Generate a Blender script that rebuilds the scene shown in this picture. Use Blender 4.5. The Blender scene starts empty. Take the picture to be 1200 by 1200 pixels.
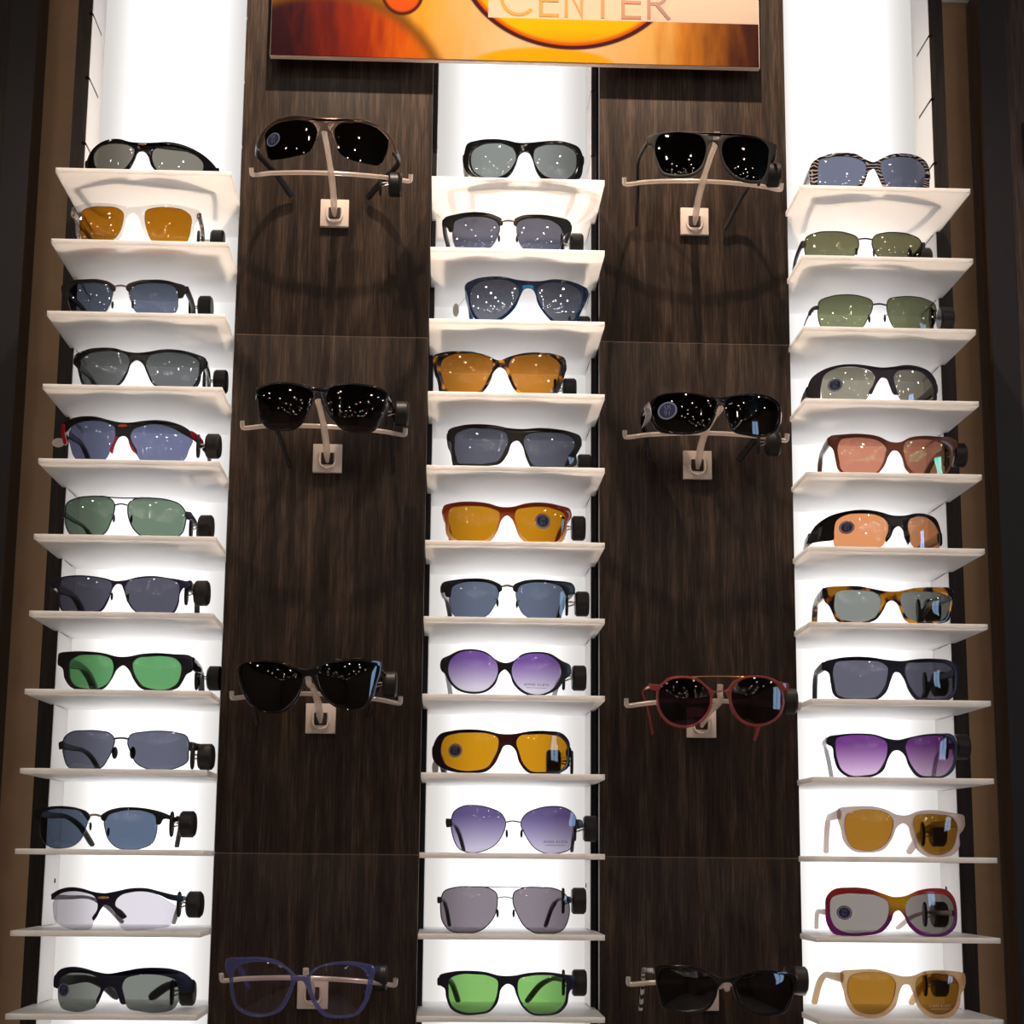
import bpy, bmesh, math, random
from mathutils import Vector, Matrix
from mathutils.bvhtree import BVHTree
random.seed(7)
CP={'cx': -0.080599, 'cy': -2.027356, 'cz': -0.0, 'yaw': 0.037815, 'pitch': 0.189178, 'roll': 0.009263, 'f': 2136.224227, 'xL': -0.437551, 'xR': 0.434727, 'z0': 0.787723, 'dz': 0.086577, 'd1': 0.09208, 'd2': 0.125589, 't': 0.006005, 'wr': 0.096511, 'fr': 0.13441}
# outlines of every pair in millimetres: u across, v up, from the bridge; O = where it stands
EYEWEAR=[
{'LL':[[-61.7,32.6],[-56.3,38.4],[-46.1,40.6],[-31.5,39.1],[-17.3,35.1],[-11.1,29.6],[-12.3,20.8],[-17.9,11.3],[-26,3.3],[-42,2.4],[-54.6,9.5],[-60.9,19.9]],'LR':[[10,23.8],[11.3,30.1],[20.8,34.7],[33.5,36.1],[47.7,34.4],[60.2,30.8],[65.8,25.4],[66.2,15.7],[59.6,6.5],[44.4,2.9],[28.7,2.2],[17.3,5.4],[12.1,13.4]],'out':[[[-73.5,16.4],[-71.2,28.2],[-65.9,37.3],[-55.6,43.6],[-42.7,45.8],[-30,44.3],[-17.6,39.9],[-5.6,38.3],[10.9,39],[26.9,41.7],[42.7,41.6],[58.4,38.2],[70.9,32.5],[81.2,22.9],[83.8,13.2],[68.7,8.5],[59.8,4.2],[44.5,1.1],[27.3,0],[15.9,3.3],[8.9,11.4],[5.2,21.8],[-0.9,27.8],[-5.9,26.8],[-9.7,18],[-15.9,5.9],[-25.7,0.2],[-43.6,0],[-59,4.5],[-69.1,9.7]]],'h':[[-72.3,23.2],[81.3,21.2]],'emb':[[-2.1,36.2,5.4,1.4,'gold']],'arms':[[-72.3,32.8,23.2,-60.3,138,5.2],[81.3,40.8,21.2,69.3,138,5.2]],'c':'L','r':0,'O':[-440.6,14,787.7],'yaw':-0,'Rw':0.085,'ah':0.009,'fm':'black_gloss','am':'black_gloss','lt':[134,129,118],'fd':2,'lab':'black glossy wraparound sunglasses with olive-grey lenses and gold emblem, top shelf of left column','sh':'black wraparound sunglasses topping the left column'},
{'LL':[[-64.1,36.1],[-62.4,42.1],[-52.2,45.8],[-35,45.8],[-20.6,43.7],[-13.6,38.4],[-13.4,27.1],[-16.6,14.9],[-22.9,6.3],[-30.9,2.8],[-46.1,1.9],[-58.3,3.4],[-62.9,13.3]],'LR':[[12.1,34.6],[13.2,40.8],[24.7,45.5],[42.4,46.9],[57,44.4],[63.6,39.1],[64.2,25.1],[62.3,12.7],[58.7,4.5],[46.1,2.5],[30,2.6],[21.6,5.5],[15.4,17.4]],'out':[[[-75.8,46],[-64.6,49.8],[-45.5,50.6],[-25,48.5],[-6.5,44.9],[5.1,45.7],[21.3,48.7],[40.7,50.9],[60,49.2],[73.8,45.7],[74.9,38],[68.8,31],[67.7,18.6],[65,6],[58.9,2.3],[43.1,0.7],[28.5,1.1],[18.4,5],[9.6,18.8],[4,34.3],[-2,38.6],[-7.6,35],[-11.1,21.9],[-16.2,6.2],[-25.7,1.2],[-44.1,0],[-59.8,1.5],[-66.6,8.4],[-71.4,31.5],[-75.3,37.2]]],'h':[[-74.7,41.5],[73.1,41.3]],'arms':[[-74.7,14.7,41.5,-62.7,138,4.8],[73.1,14.2,41.3,61.1,138,4.8]],'tag':[84.6,99,39.4,66.3,35.3],'c':'L','r':1,'O':[-447.5,14,701.1],'yaw':-0,'Rw':0.22,'ah':0.008,'fm':'clear_acetate','am':'tortoise_arm','lt':[178,118,26],'fd':2,'lab':'crystal clear sunglasses with square amber lenses on a left column shelf','sh':'clear-framed amber sunglasses'},
{'LL':[[-65.1,34.8],[-60.7,40.3],[-46.3,42.1],[-28.6,41.6],[-14.7,37.6],[-10.2,32.3],[-10.5,22.1],[-13.3,11.8],[-17.2,5.1],[-24.6,0.7],[-42,0],[-56.6,3.2],[-62.8,13.8]],'LR':[[8.8,32.4],[11.8,37.3],[24.6,41.3],[41.9,42.7],[57.5,41],[63.2,35.2],[63.3,23.1],[62.6,10.9],[57.6,3.1],[43.8,0.1],[28.1,0.4],[18.3,3.9],[12.1,15.4]],'sol':[[[-74.9,41.4],[-61.1,45.5],[-42.9,45.3],[-25.2,43.5],[-13.1,39.3],[-6.9,33.2],[-8.3,28.9],[-11.8,29.8],[-15.4,35.6],[-26.8,39.8],[-44.4,41.1],[-58.9,39.5],[-64.5,34.7],[-65.6,22.8],[-70,23.4],[-74.4,32.7]],[[5.1,34.9],[16.5,41.6],[32.4,44.2],[48.1,45],[60.5,43.1],[70.6,40.6],[73.1,36.6],[70.2,31.9],[67.4,26.3],[63.6,25.2],[61.7,34.1],[56,39.7],[42,41.3],[26.2,40],[15.9,36.8],[11.2,32.8],[8.7,28.6],[5.6,30.6]]],'tub':[[[[-8.7,34.9],[-1.2,36.1],[7.1,34.4]],1.2,'rose_metal']],'pads':[[-12.6,14.4,1],[13.7,14.6,1]],'h':[[-72.8,37.6],[71.5,37.3]],'arms':[[-72.8,19.7,37.6,-60.8,138,5.2],[71.5,19,37.3,59.5,138,5.2]],'tag':[76.4,114,45.1,63,31.3],'c':'L','r':2,'O':[-458,14,614.6],'yaw':-0.0524,'Rw':0.15,'ah':0.009,'fm':'matte_brown_black','am':'matte_brown_black','lt':[98,106,124],'wire':[0.45,'rose_metal'],'fd':2,'lab':'black half-rim browline sunglasses, bluish-grey lenses, rose bridge, third shelf down in left column','sh':'black browline sunglasses on the third left shelf'},
{'LL':[[-67.8,29.7],[-67.3,37.3],[-59.7,42.6],[-44.3,45],[-27.4,44.3],[-13.9,39.9],[-10.3,34],[-11.5,23.8],[-15.9,13.7],[-22.1,5.4],[-33.5,2.1],[-50.5,2],[-61.2,7.1],[-66.2,17.7]],'LR':[[9.2,32.7],[12.2,38.7],[24.8,43.6],[42.1,44.9],[57.9,42.8],[66.8,37.4],[67.9,27.3],[66.1,15.2],[61,6.1],[47.1,2.5],[31.4,1.8],[20.1,6.1],[13.1,17.6]],'out':[[[-76.5,41.6],[-63.5,47.7],[-46.3,49.2],[-27.6,47.7],[-12.4,43.3],[-2.6,42.2],[10.3,43.7],[26.2,47.4],[45.2,48.3],[62.5,45.7],[75.2,41.1],[74.8,30],[71.4,25.2],[69.3,12.2],[64.2,3.5],[50.4,0.9],[31.6,0],[18.5,4.4],[9.9,19.2],[3.7,30.8],[-2.1,33.6],[-7.7,29.8],[-11.2,18.8],[-18.8,5.3],[-30,0.2],[-50.3,0.3],[-63.7,4.8],[-69.8,18],[-73,28.5],[-75.9,32.2]]],'h':[[-75.6,36.4],[74.6,35.1]],'arms':[[-75.6,18.8,36.4,-63.6,138,5.2],[74.6,18.4,35.1,62.6,138,5.2]],'tag':[83.3,93,34.3,68.7,29.1],'c':'L','r':3,'O':[-434.8,14,528],'yaw':-0,'Rw':0.17,'ah':0.009,'fm':'black_gloss','am':'black_gloss','lt':[106,109,110],'fd':2,'lab':'glossy black full-rim sunglasses with neutral grey lenses, just above the red-trimmed sport pair','sh':'glossy black sunglasses above the red-trimmed sport pair'},
{'LL':[[-69.5,38.7],[-65.1,47.3],[-51.7,50.4],[-33.3,50.2],[-17.4,45.9],[-9.4,37.4],[-9.6,26.6],[-14.1,15],[-19.4,4.4],[-28.6,0.2],[-46.7,1.3],[-59.6,8.7],[-66.4,23.1]],'LR':[[8,31.6],[9.3,39.2],[20.1,44.1],[35.3,47.5],[51.9,46.1],[65.3,38.9],[73.5,33.6],[70.3,21.2],[66.5,8.8],[60.9,3.1],[40.4,0],[22.1,0.2],[15.5,8.6],[9.5,18.4]],'sol':[[[-79.7,52.5],[-69.6,55.7],[-52.1,56.7],[-33.5,54.1],[-17.6,49.3],[-5.7,46.5],[7.3,46.3],[21.4,48.9],[36.7,51],[53.2,50.1],[66.5,45.8],[75.5,39],[85.1,30],[86.7,24.4],[83.1,25.3],[74.2,32.9],[65.4,37.2],[52,43.5],[35.4,46.3],[20.1,43],[10.1,38],[7.8,30],[10,23.4],[15.1,15.2],[16.2,9.5],[12.9,11.8],[6.8,23.3],[1.7,30.2],[-4,29.8],[-8.6,23.2],[-12.1,10],[-13.9,11.7],[-11.1,23.3],[-9.6,31.6],[-10.7,39.9],[-19.1,46],[-35.1,49.9],[-53.6,50.2],[-65.1,47.3],[-72.8,41.8],[-77.8,40.2]]],'acc':[[[[71.7,43.4],[76.8,41],[84.6,31.6],[83.3,28.4],[75.7,33.7],[71.9,37.5]],'red_gloss'],[[[-5.5,29],[-9.1,23.2],[-12.1,9.7],[-13.8,10.9],[-11.2,24.1],[-7.8,29.5]],'red_gloss'],[[[5,28.6],[11.1,16.8],[16.5,9.5],[12.7,11.2],[7.3,20]],'red_gloss'],[[[-80.6,52.6],[-76.5,51],[-74.6,37.9],[-71.4,27.3],[-74.7,25.8],[-79.6,38.9]],'red_gloss']],'h':[[-78.2,45.4],[85.6,26.7]],'emb':[[-1.4,42.3,5.4,1.7,'ember']],'arms':[[-78.2,34.2,45.4,-66.2,138,5.2],[85.6,40.6,26.7,73.6,138,5.2]],'tag':[98,27,25.3,85.6,26.7],'ptag':[-86.6,45,32.7],'c':'L','r':4,'O':[-447.2,14,441.4],'yaw':-0.0524,'Rw':0.095,'ah':0.009,'fm':'black_satin','am':'black_satin','lt':[110,116,146],'fd':2,'lab':'black semi-rimless sport sunglasses with red trim and slate-blue lenses, left column','sh':'red-trimmed black sport sunglasses'},
{'LL':[[-67.3,28.1],[-66.3,41.2],[-52.2,46.8],[-33.1,47.5],[-14.4,45],[-8.4,38.8],[-8.6,27.3],[-12.1,15.8],[-16.5,6.1],[-23.7,0.9],[-42.4,0.4],[-58.6,4.4],[-65.6,14.8]],'LR':[[7.1,30.6],[7.8,38.9],[14.7,44.3],[31.8,45.9],[50.3,44.9],[64.1,40.2],[69.6,32.5],[69.8,17.7],[66.9,7.5],[58.2,1.3],[40.1,0],[23,2.1],[14.8,9.5],[9.1,20.9]],'sol':[[[69.6,32.8],[75.6,32.7],[76.9,26.6],[72.2,23.7],[69.9,25.9]],[[-71.6,31.7],[-66.8,31.7],[-66.4,25.5],[-70.8,25.1]]],'tub':[[[[-52.2,47.1],[-33.1,47.7],[-14.5,46],[0.3,45],[13.1,45.2],[31.8,46.2]],0.7,'gunmetal'],[[[-7.8,36.8],[-1,38.3],[6.3,36.9]],0.9,'gunmetal']],'pads':[[-10.8,22.4,1],[12,21.7,1]],'h':[[-70.2,30],[74.7,29.3]],'arms':[[-70.2,18.4,30,-58.2,138,4.1],[74.7,20.6,29.3,62.7,138,4.1]],'tag':[84.1,69,24.4,71.5,29.3],'c':'L','r':5,'O':[-445.6,14,354.8],'yaw':-0.0524,'Rw':0.15,'ah':0.006,'fm':'gunmetal','am':'black_satin','lt':[112,132,113],'wire':[0.7,'gunmetal'],'fd':2,'lab':'dark metal aviator sunglasses with double bridge and sage-green lenses, left column','sh':'green-lensed double-bridge aviators'},
{'LL':[[-71.2,29.8],[-68.7,40.2],[-53.6,42.6],[-32.7,41.3],[-15.9,38.3],[-8.3,34.2],[-8.6,24.5],[-13,14.9],[-19.1,5.3],[-27.1,1.3],[-47.6,1.3],[-63.8,4.2],[-69.5,15]],'LR':[[7.2,29.5],[10,36],[23.9,40.3],[40.7,41.8],[55.9,40.3],[64.3,36],[65.4,25.5],[63.7,14],[59.6,4.1],[51.5,1.4],[33.4,0.8],[20.9,3.2],[12.7,13.4]],'out':[[[-82.5,37.1],[-69.8,42.7],[-53.7,44.1],[-32.8,42.6],[-16,39.7],[-4.4,36.6],[6.8,37.5],[20.7,41.4],[37.6,43.3],[54.3,41.8],[67.8,40.3],[76.8,37.7],[76.2,32.8],[69.6,31.5],[66.9,26.9],[65.2,12.5],[60.7,2.5],[50.1,0.5],[33.5,0],[19.5,2],[10.8,12.6],[5.7,26.2],[2.2,32.6],[-2.6,32.9],[-6.4,28.5],[-11.3,13.6],[-17.8,3],[-28.7,0.3],[-47.5,0.4],[-65.1,2.8],[-72.1,15.2],[-74.5,30],[-82.2,33]]],'pads':[[-10,19.7,1],[10.9,18.2,1]],'h':[[-81.4,35],[75.4,35.2]],'arms':[[-81.4,24.1,35,-69.4,138,6.2],[75.4,21,35.2,63.4,138,6.2]],'tag':[87.7,33,28.1,75,35.2],'c':'L','r':6,'O':[-444.2,14,268.3],'yaw':-0.0524,'Rw':0.15,'ah':0.012,'fm':'plum_metal','am':'black_satin','lt':[84,84,98],'fd':1.6,'lab':'slim plum-black metal full-rim rectangular sunglasses with dark grey lenses, left column','sh':'slim plum-black metal sunglasses'},
{'LL':[[-63.6,24.5],[-63.3,33.9],[-55.6,39.2],[-38.4,40.4],[-23.2,39],[-13.9,34.6],[-11.2,28.3],[-12.2,17.4],[-17.4,8],[-26.2,3.4],[-43.1,2.8],[-57.2,7.8],[-62.1,15]],'LR':[[10.2,31.6],[13.9,36],[27.8,38.5],[44.5,39.4],[56.7,36.3],[61.7,30.7],[61.9,18.9],[58.6,9.4],[50.6,3.6],[34,2.6],[21.5,6.7],[14.1,16],[10.5,25.3]],'out':[[[-77.5,43.2],[-63.1,44.7],[-40.3,44],[-21.7,41.7],[-6.8,38],[4.4,38.1],[18.4,41.1],[35.3,42.7],[53.5,42.1],[72.1,40.6],[73.5,24.1],[67.8,19.9],[64.4,12.7],[59.5,4.7],[49.2,0.9],[34.1,0],[20.2,2.8],[11.9,12.8],[5.9,23.7],[-0.7,28.3],[-6.9,24.4],[-12.1,14.3],[-21.2,2.6],[-42.9,0.2],[-60.6,4.5],[-69.3,15.2],[-72.7,26.4],[-77.5,29.7]]],'h':[[-76.7,36.8],[72.6,32.7]],'arms':[[-76.7,19.3,36.8,-64.7,138,7.2],[72.6,17.5,32.7,60.6,138,7.2]],'tag':[80.6,114,25.6,64,26.7],'c':'L','r':7,'O':[-434.5,14,181.7],'yaw':-0.0698,'Rw':0.17,'ah':0.015,'fm':'black_satin','am':'black_gloss','lt':[98,160,103],'fd':2.6,'lab':'chunky black acetate sunglasses with bright green lenses in the left column','sh':'chunky black sunglasses with green lenses'},
{'LL':[[-70.1,25.4],[-68.9,35],[-60.2,41.4],[-44.3,42.7],[-25.6,42.2],[-12.3,39],[-8,33.5],[-9.8,21.7],[-14.9,10.7],[-20.2,2.8],[-30,0],[-48.8,0.1],[-61.4,3.1],[-67.6,14.3]],'LR':[[6.9,31.2],[9.2,37.6],[22.2,41.2],[40.2,42.9],[58,41.6],[68.3,38.3],[71.1,32.9],[71.2,20.2],[70.8,10.7],[62.4,4.1],[45,0.1],[30.1,0.9],[17.6,7],[10.9,18.7]],'sol':[[[71.1,32.1],[81.6,29.3],[83.2,23.8],[72.5,21.8]],[[-75.1,30.3],[-69.1,32.1],[-69.1,23.8],[-74,22.4]]],'tub':[[[[-8.8,33.6],[-0.8,34.6],[7.1,33.7]],1.1,'gunmetal']],'pads':[[-9.6,18.5,1600],[13.2,18.7,1600]],'h':[[-72.5,27.1],[81,26.6]],'arms':[[-72.5,20.8,27.1,-58.3,138,4.8],[81,25.4,26.6,69,138,4.8]],'tag':[91.3,18,15.5,81,26.6],'c':'L','r':8,'O':[-432.8,14,95.1],'yaw':-0.0698,'Rw':0.14,'ah':0.008,'fm':'gunmetal','am':'black_satin','lt':[97,100,117],'wire':[0.6,'gunmetal'],'fd':2,'lab':'rectangular gunmetal wire sunglasses with grey lenses and large black nose pads, left column','sh':'gunmetal wire sunglasses with black nose pads'},
{'LL':[[-66.9,29.2],[-65.7,38.4],[-54,43.8],[-36.3,44.5],[-21,42.3],[-12.6,38.5],[-9.8,32.3],[-11.6,21.6],[-15.9,10.9],[-23.7,4],[-37.1,0.9],[-53.1,2.3],[-62.7,9.2]],'LR':[[8.8,31],[11.2,37.1],[21.7,41.8],[36.5,43.9],[52.6,42.6],[62.8,38.6],[63.8,30.2],[63.6,17.9],[59.8,7.1],[50.1,1.7],[37.1,0],[23.6,2.1],[14.1,11.2],[10.2,21.8]],'sol':[[[-76.5,42.4],[-65.2,44.6],[-50.5,46.4],[-36.4,46.4],[-21.1,44.2],[-9.4,39.2],[-6.7,34.7],[-8.9,30.1],[-12.3,34.6],[-17.6,40.3],[-32.8,43],[-53.9,42.7],[-65.7,38.4],[-66.9,29.2],[-71.8,30.7],[-76.1,37]],[[5.1,35.5],[11,40.9],[23,44.9],[36.4,45.9],[51,45],[68.3,41.1],[76.9,37.4],[85.4,32.2],[84.9,28.3],[77.1,32.8],[70,33.4],[66.1,27.2],[64,27.1],[61.7,36.3],[51.2,41.3],[36.6,42.6],[23.3,40.6],[13.1,36.5],[9.3,30.2],[6.1,31.7]]],'tub':[[[[-8.4,36.2],[-1.3,37.3],[5.9,35.5]],1.3,'rose_metal']],'pads':[[-8.9,24.7,1],[14,18.8,1]],'h':[[-73.9,38.5],[83.3,32.9]],'arms':[[-73.9,23,38.5,-40.8,138,5.2],[83.3,28.7,32.9,58.6,138,5.2]],'tag':[96.1,24,28.2,83.3,32.9],'c':'L','r':9,'O':[-456.1,14,8.5],'yaw':-0.0873,'Rw':0.13,'ah':0.009,'fm':'black_satin','am':'black_satin','lt':[92,107,131],'wire':[0.5,'steel'],'fd':2,'lab':'navy-black browline sunglasses with blue-grey lenses, third shelf from bottom of left column','sh':'navy-black browline sunglasses low in the left column'},
{'LL':[[-66.5,29],[-60,37],[-43.3,41.8],[-25.6,41.1],[-13.6,36.2],[-9.1,28.5],[-10.2,19.1],[-13.8,9.7],[-16.7,1.8],[-30.1,0],[-50.1,2.6],[-62,8.5],[-65.8,19.5]],'LR':[[8,31.8],[13.1,38.1],[24.9,41.3],[42.2,41.7],[55,36.7],[63.4,31.2],[71.8,24.1],[68.2,13.1],[65.1,5.2],[52.2,2.2],[35.4,0.2],[17.8,2.2],[12.9,10],[8.6,20.9]],'sol':[[[-70.1,36.8],[-60.4,42.1],[-45.4,45.5],[-31,44.6],[-15.5,40.9],[-2.5,39.8],[9.8,42],[24.7,45.2],[40.6,45.3],[54.8,41.7],[67.3,38.3],[76.1,36.7],[76.3,31.1],[64.7,32.8],[53.6,38],[40.8,41.4],[24.9,40.7],[13.9,37],[9.6,32.1],[9,27.1],[16.9,20.9],[21.7,14.7],[18.8,12.4],[11,17.8],[4.5,24.7],[-1.9,27.3],[-6.4,23],[-10.8,14.4],[-13.9,10.4],[-15.6,12],[-10.4,22.2],[-10.3,28.5],[-13.5,35.1],[-27.3,40.1],[-43.3,41],[-60,37],[-66.7,32.1]]],'h':[[-68.7,34.4],[74.8,34.3]],'emb':[[-3.5,34.8,6.3,1.7,'gold']],'arms':[[-68.7,25.6,34.4,-20.2,138,4.1],[74.8,30,34.3,40,138,4.1]],'tag':[84,54,27.3,71.2,34.3],'c':'L','r':10,'O':[-439.8,14,-78],'yaw':-0.1047,'Rw':0.1,'ah':0.006,'fm':'navy_satin','am':'grey_rubber','lt':[226,222,232],'fd':2,'lab':'sport glasses with transparent lenses and navy half rim in the left column','sh':'clear-lensed navy sport glasses'},
{'LL':[[-63.7,23.7],[-62.5,34.4],[-51.7,40.6],[-34.4,41.5],[-19.4,39.4],[-11.9,33.1],[-11.9,24.1],[-14.8,13.6],[-17.6,6],[-27.1,2.1],[-45.7,0.6],[-58.4,4.5],[-62.6,13.2]],'LR':[[10.6,30.3],[14,37],[27.9,40],[43.7,40.6],[57.8,37.7],[66.3,32.5],[68.3,23.4],[67.8,11.3],[64.7,4.7],[46.8,0],[31,1.8],[17.7,5.7],[13.6,15.4]],'sol':[[[-68.8,35.6],[-62.8,43.5],[-50.3,47.3],[-34.7,46.8],[-19.6,43.4],[-5.2,41.4],[10,43.8],[27.6,47.1],[44.8,47.6],[61.7,45.5],[74.3,39.8],[81.5,30.4],[80.4,21.3],[73.6,20.9],[68.1,22.6],[65.7,32.5],[56.4,37.6],[42.3,40.3],[25,39.6],[13.4,35.5],[10.7,28.8],[13.5,16.8],[15.3,9.4],[11.6,9.4],[6.7,18.3],[1.7,26.5],[-3,27.5],[-8.3,24.1],[-11.8,16.6],[-15.4,9.1],[-16.6,12],[-12.9,22.6],[-12.9,32.3],[-19.4,38.3],[-34.4,41.2],[-50.8,40.2],[-61.3,34.4],[-64.2,23.7],[-68.1,25]]],'h':[[-67.2,31.1],[80,26.7]],'stk':[[-55.9,22.6,5.5]],'arms':[[-67.2,24.6,31.1,-24.9,138,6.9],[80,34,26.7,14.5,138,6.9]],'tag':[64.6,93,15.7,52,20.7],'c':'L','r':11,'O':[-429.8,14,-164.6],'yaw':-0.0524,'Rw':0.1,'ah':0.014,'fm':'navy_satin','am':'black_satin','lt':[122,127,121],'fd':2,'lab':'navy-black semi-rimless sport sunglasses with grey-green lenses on bottom shelf, left column','sh':'semi-rimless sport sunglasses at the bottom left'},
{'LL':[[-63.2,28.2],[-61.2,39],[-52.1,45.1],[-38.7,46.6],[-23.6,44.3],[-13.5,38],[-10.4,27.9],[-15,15.1],[-23.3,6.1],[-34.9,2.7],[-48.2,4.6],[-59.2,12.9]],'LR':[[10.4,30.2],[12.5,38.6],[21.8,43.9],[35.4,46.3],[49.2,46.5],[59.7,40.9],[61.8,29.3],[59.7,16],[52.8,7],[35.6,3.1],[23.7,5.5],[15.2,14]],'out':[[[-71.2,38.7],[-68,48.4],[-57.1,51],[-40.4,51.3],[-22,48.7],[-8.6,45.3],[4.9,45.6],[18.4,47.7],[35.4,50.6],[52.7,50.2],[64.9,46.6],[69.3,38.3],[69.9,21.7],[67.6,11.1],[59.8,4],[35.7,0],[20.4,1.6],[13.6,10.3],[8.4,26.5],[4.1,33.6],[-0.1,34.4],[-5.1,31.6],[-10,18.7],[-16.6,5.9],[-24.9,0.3],[-48.2,1.5],[-63.3,7.9],[-70.4,16.4]]],'h':[[-70.3,31.2],[68.8,32.6]],'arms':[[-70.3,18.5,31.2,-58.3,138,6.2],[68.8,17.8,32.6,56.8,138,6.2]],'c':'M','r':0,'O':[7.5,4,787.7],'yaw':-0,'Rw':0.15,'ah':0.012,'fm':'black_gloss','am':'black_gloss','lt':[142,147,144],'fd':2.6,'lab':'thick glossy black sunglasses with pale grey oval lenses, top shelf of middle column','sh':'thick black sunglasses topping the middle column'},
{'LL':[[-64.9,31.6],[-62.6,41.9],[-52.6,45.4],[-35.9,45.9],[-20.9,43.6],[-10.7,35.6],[-9.8,28.6],[-13.1,18],[-18.8,7.6],[-28.7,0],[-45.3,0],[-58.7,4.6],[-64.8,19.3]],'LR':[[9.7,29],[11,37.9],[21.1,43.4],[36.3,45.4],[51.7,44.2],[62.9,37.8],[64.7,27.5],[63.9,16.8],[58.7,6.4],[41.7,0.8],[28.1,0.4],[18,4.9],[11.2,18.6]],'sol':[[[-76.1,45.4],[-62.7,49],[-46,50.3],[-29.3,49],[-15.9,45.3],[-7.4,40],[-6.5,33.9],[-10.7,32.4],[-14.1,38.2],[-24.2,42.8],[-37.6,45.1],[-52.6,44.5],[-62.9,40.2],[-65.1,28.1],[-69.1,28.6],[-71.7,34.2],[-76.8,36.6]],[[6.8,40.3],[14.3,45.1],[31.2,48],[51.7,48.6],[74.2,44.2],[74.6,32.7],[69.9,30.1],[66.4,25.1],[62.9,36.1],[51.7,42.9],[36.3,44.3],[21.1,42.5],[12.7,38.5],[9.4,32.2],[6.3,34.2]]],'tub':[[[[-8.3,38.2],[-0.7,39.2],[7.6,38.6]],1.6,'rose_metal']],'pads':[[-12.2,18.9,1],[12,18.6,1]],'h':[[-75.7,40.9],[73.9,37.9]],'arms':[[-75.7,18.8,40.9,-63.7,138,5.2],[73.9,18,37.9,61.9,138,5.2]],'tag':[84.1,54,29.2,71.9,37.9],'c':'M','r':1,'O':[-10.8,14,701.1],'yaw':-0,'Rw':0.17,'ah':0.009,'fm':'matte_brown_black','am':'matte_brown_black','lt':[107,110,127],'wire':[0.45,'rose_metal'],'fd':2,'lab':'brown-black browline sunglasses with slate lenses, middle column, above the blue mirrored pair','sh':'browline sunglasses above the blue mirrored pair'},
{'LL':[[-67.3,35.5],[-65,46.5],[-55.1,53.3],[-40.2,54.7],[-23.7,52.7],[-13.7,46.8],[-10.6,37.2],[-15.1,25.2],[-23.3,15],[-33.1,7.5],[-46.3,3.2],[-57.9,9.3],[-64.6,21.3]],'LR':[[10.5,37.7],[13,45.6],[23,50.6],[36.5,52.1],[51.9,50.9],[62.3,44.6],[64,36.1],[62.3,23.7],[57.2,12.5],[45.2,4.2],[33.4,5.5],[23.2,12.5],[14.8,24.1]],'out':[[[-72.5,51.8],[-63.4,56.3],[-46.9,58.2],[-28.7,57.1],[-13.7,53.2],[1.2,51.6],[14.6,52.1],[31.4,55.6],[50.2,55.1],[64,51.8],[71,48.6],[71,39],[66.6,27.8],[62.3,16.7],[55.5,5.4],[43.5,0.4],[31.7,2.1],[19.9,12.3],[11.4,25.6],[7.2,39.3],[3,43.5],[-3.7,42.5],[-7.8,35.5],[-14.3,20],[-23.3,9.8],[-34.7,2.6],[-46.2,0],[-59.5,6],[-67.1,19.8],[-70.1,35.8],[-71.9,43]]],'acc':[[[[-6.7,45.1],[6.3,45.3],[6,41.3],[2.1,43],[-2.8,42.5],[-6,39.9]],'blue_gloss']],'h':[[-71.6,48.2],[70.3,44.1]],'arms':[[-71.6,19.1,48.2,-59.6,138,4.8],[70.3,18.5,44.1,58.3,138,4.8]],'tag':[73.5,114,30.6,61.7,38.1],'ptag':[-83.6,45,28.7],'c':'M','r':2,'O':[12.9,14,614.6],'yaw':-0,'Rw':0.15,'ah':0.008,'fm':'blue_black','am':'blue_gloss','lt':[118,120,132],'mir':[0.26,[0.7,0.85,1]],'fd':2,'lab':'blue and black pilot-shaped sunglasses with silver mirrored lenses, middle column','sh':'blue and black mirrored sunglasses'},
{'LL':[[-69.7,37],[-67.3,45.4],[-56.7,50.4],[-40.2,50.9],[-22.1,48.5],[-10.5,42.4],[-9.5,33.9],[-15.1,20.3],[-22.4,6.8],[-32.9,2],[-52.6,2.6],[-62.6,9],[-67.8,23.2]],'LR':[[9.4,37.7],[12.6,44.6],[25.9,49.1],[42.6,51.6],[59.6,50.5],[69,43.2],[68.2,31],[64.8,16.9],[59.8,6],[42.9,1.7],[27.9,2],[19.6,7.5],[12,22.5]],'out':[[[-77.9,51.8],[-66.6,54.2],[-48.5,54],[-30.3,51.6],[-13.8,45.8],[-2.2,41.6],[9.3,46.2],[25.9,51.4],[44.3,53.8],[62.9,54],[75,51],[75.9,33.9],[72.5,21.4],[68.3,10.5],[63.2,3.5],[43,0],[28,0],[17.1,5.7],[8.7,20.6],[3.7,31.5],[-1.3,33.6],[-7,29.6],[-12.6,15.2],[-21.2,3.7],[-32.9,0],[-52.6,0.6],[-65.9,7.6],[-72.7,22],[-77.1,34.5]]],'h':[[-76.4,43],[75,40.6]],'arms':[[-76.4,21.5,43,-64.4,138,5.5],[75,20.8,40.6,63,138,5.5]],'tag':[84.1,69,25.6,71.9,40.6],'c':'M','r':3,'O':[-17.6,14,528],'yaw':-0,'Rw':0.15,'ah':0.01,'fm':'tortoise_dark','am':'black_gloss','lt':[196,128,46],'fd':2,'lab':'tortoiseshell cat-eye sunglasses with orange-brown lenses in the middle column','sh':'tortoiseshell cat-eye sunglasses'},
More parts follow.
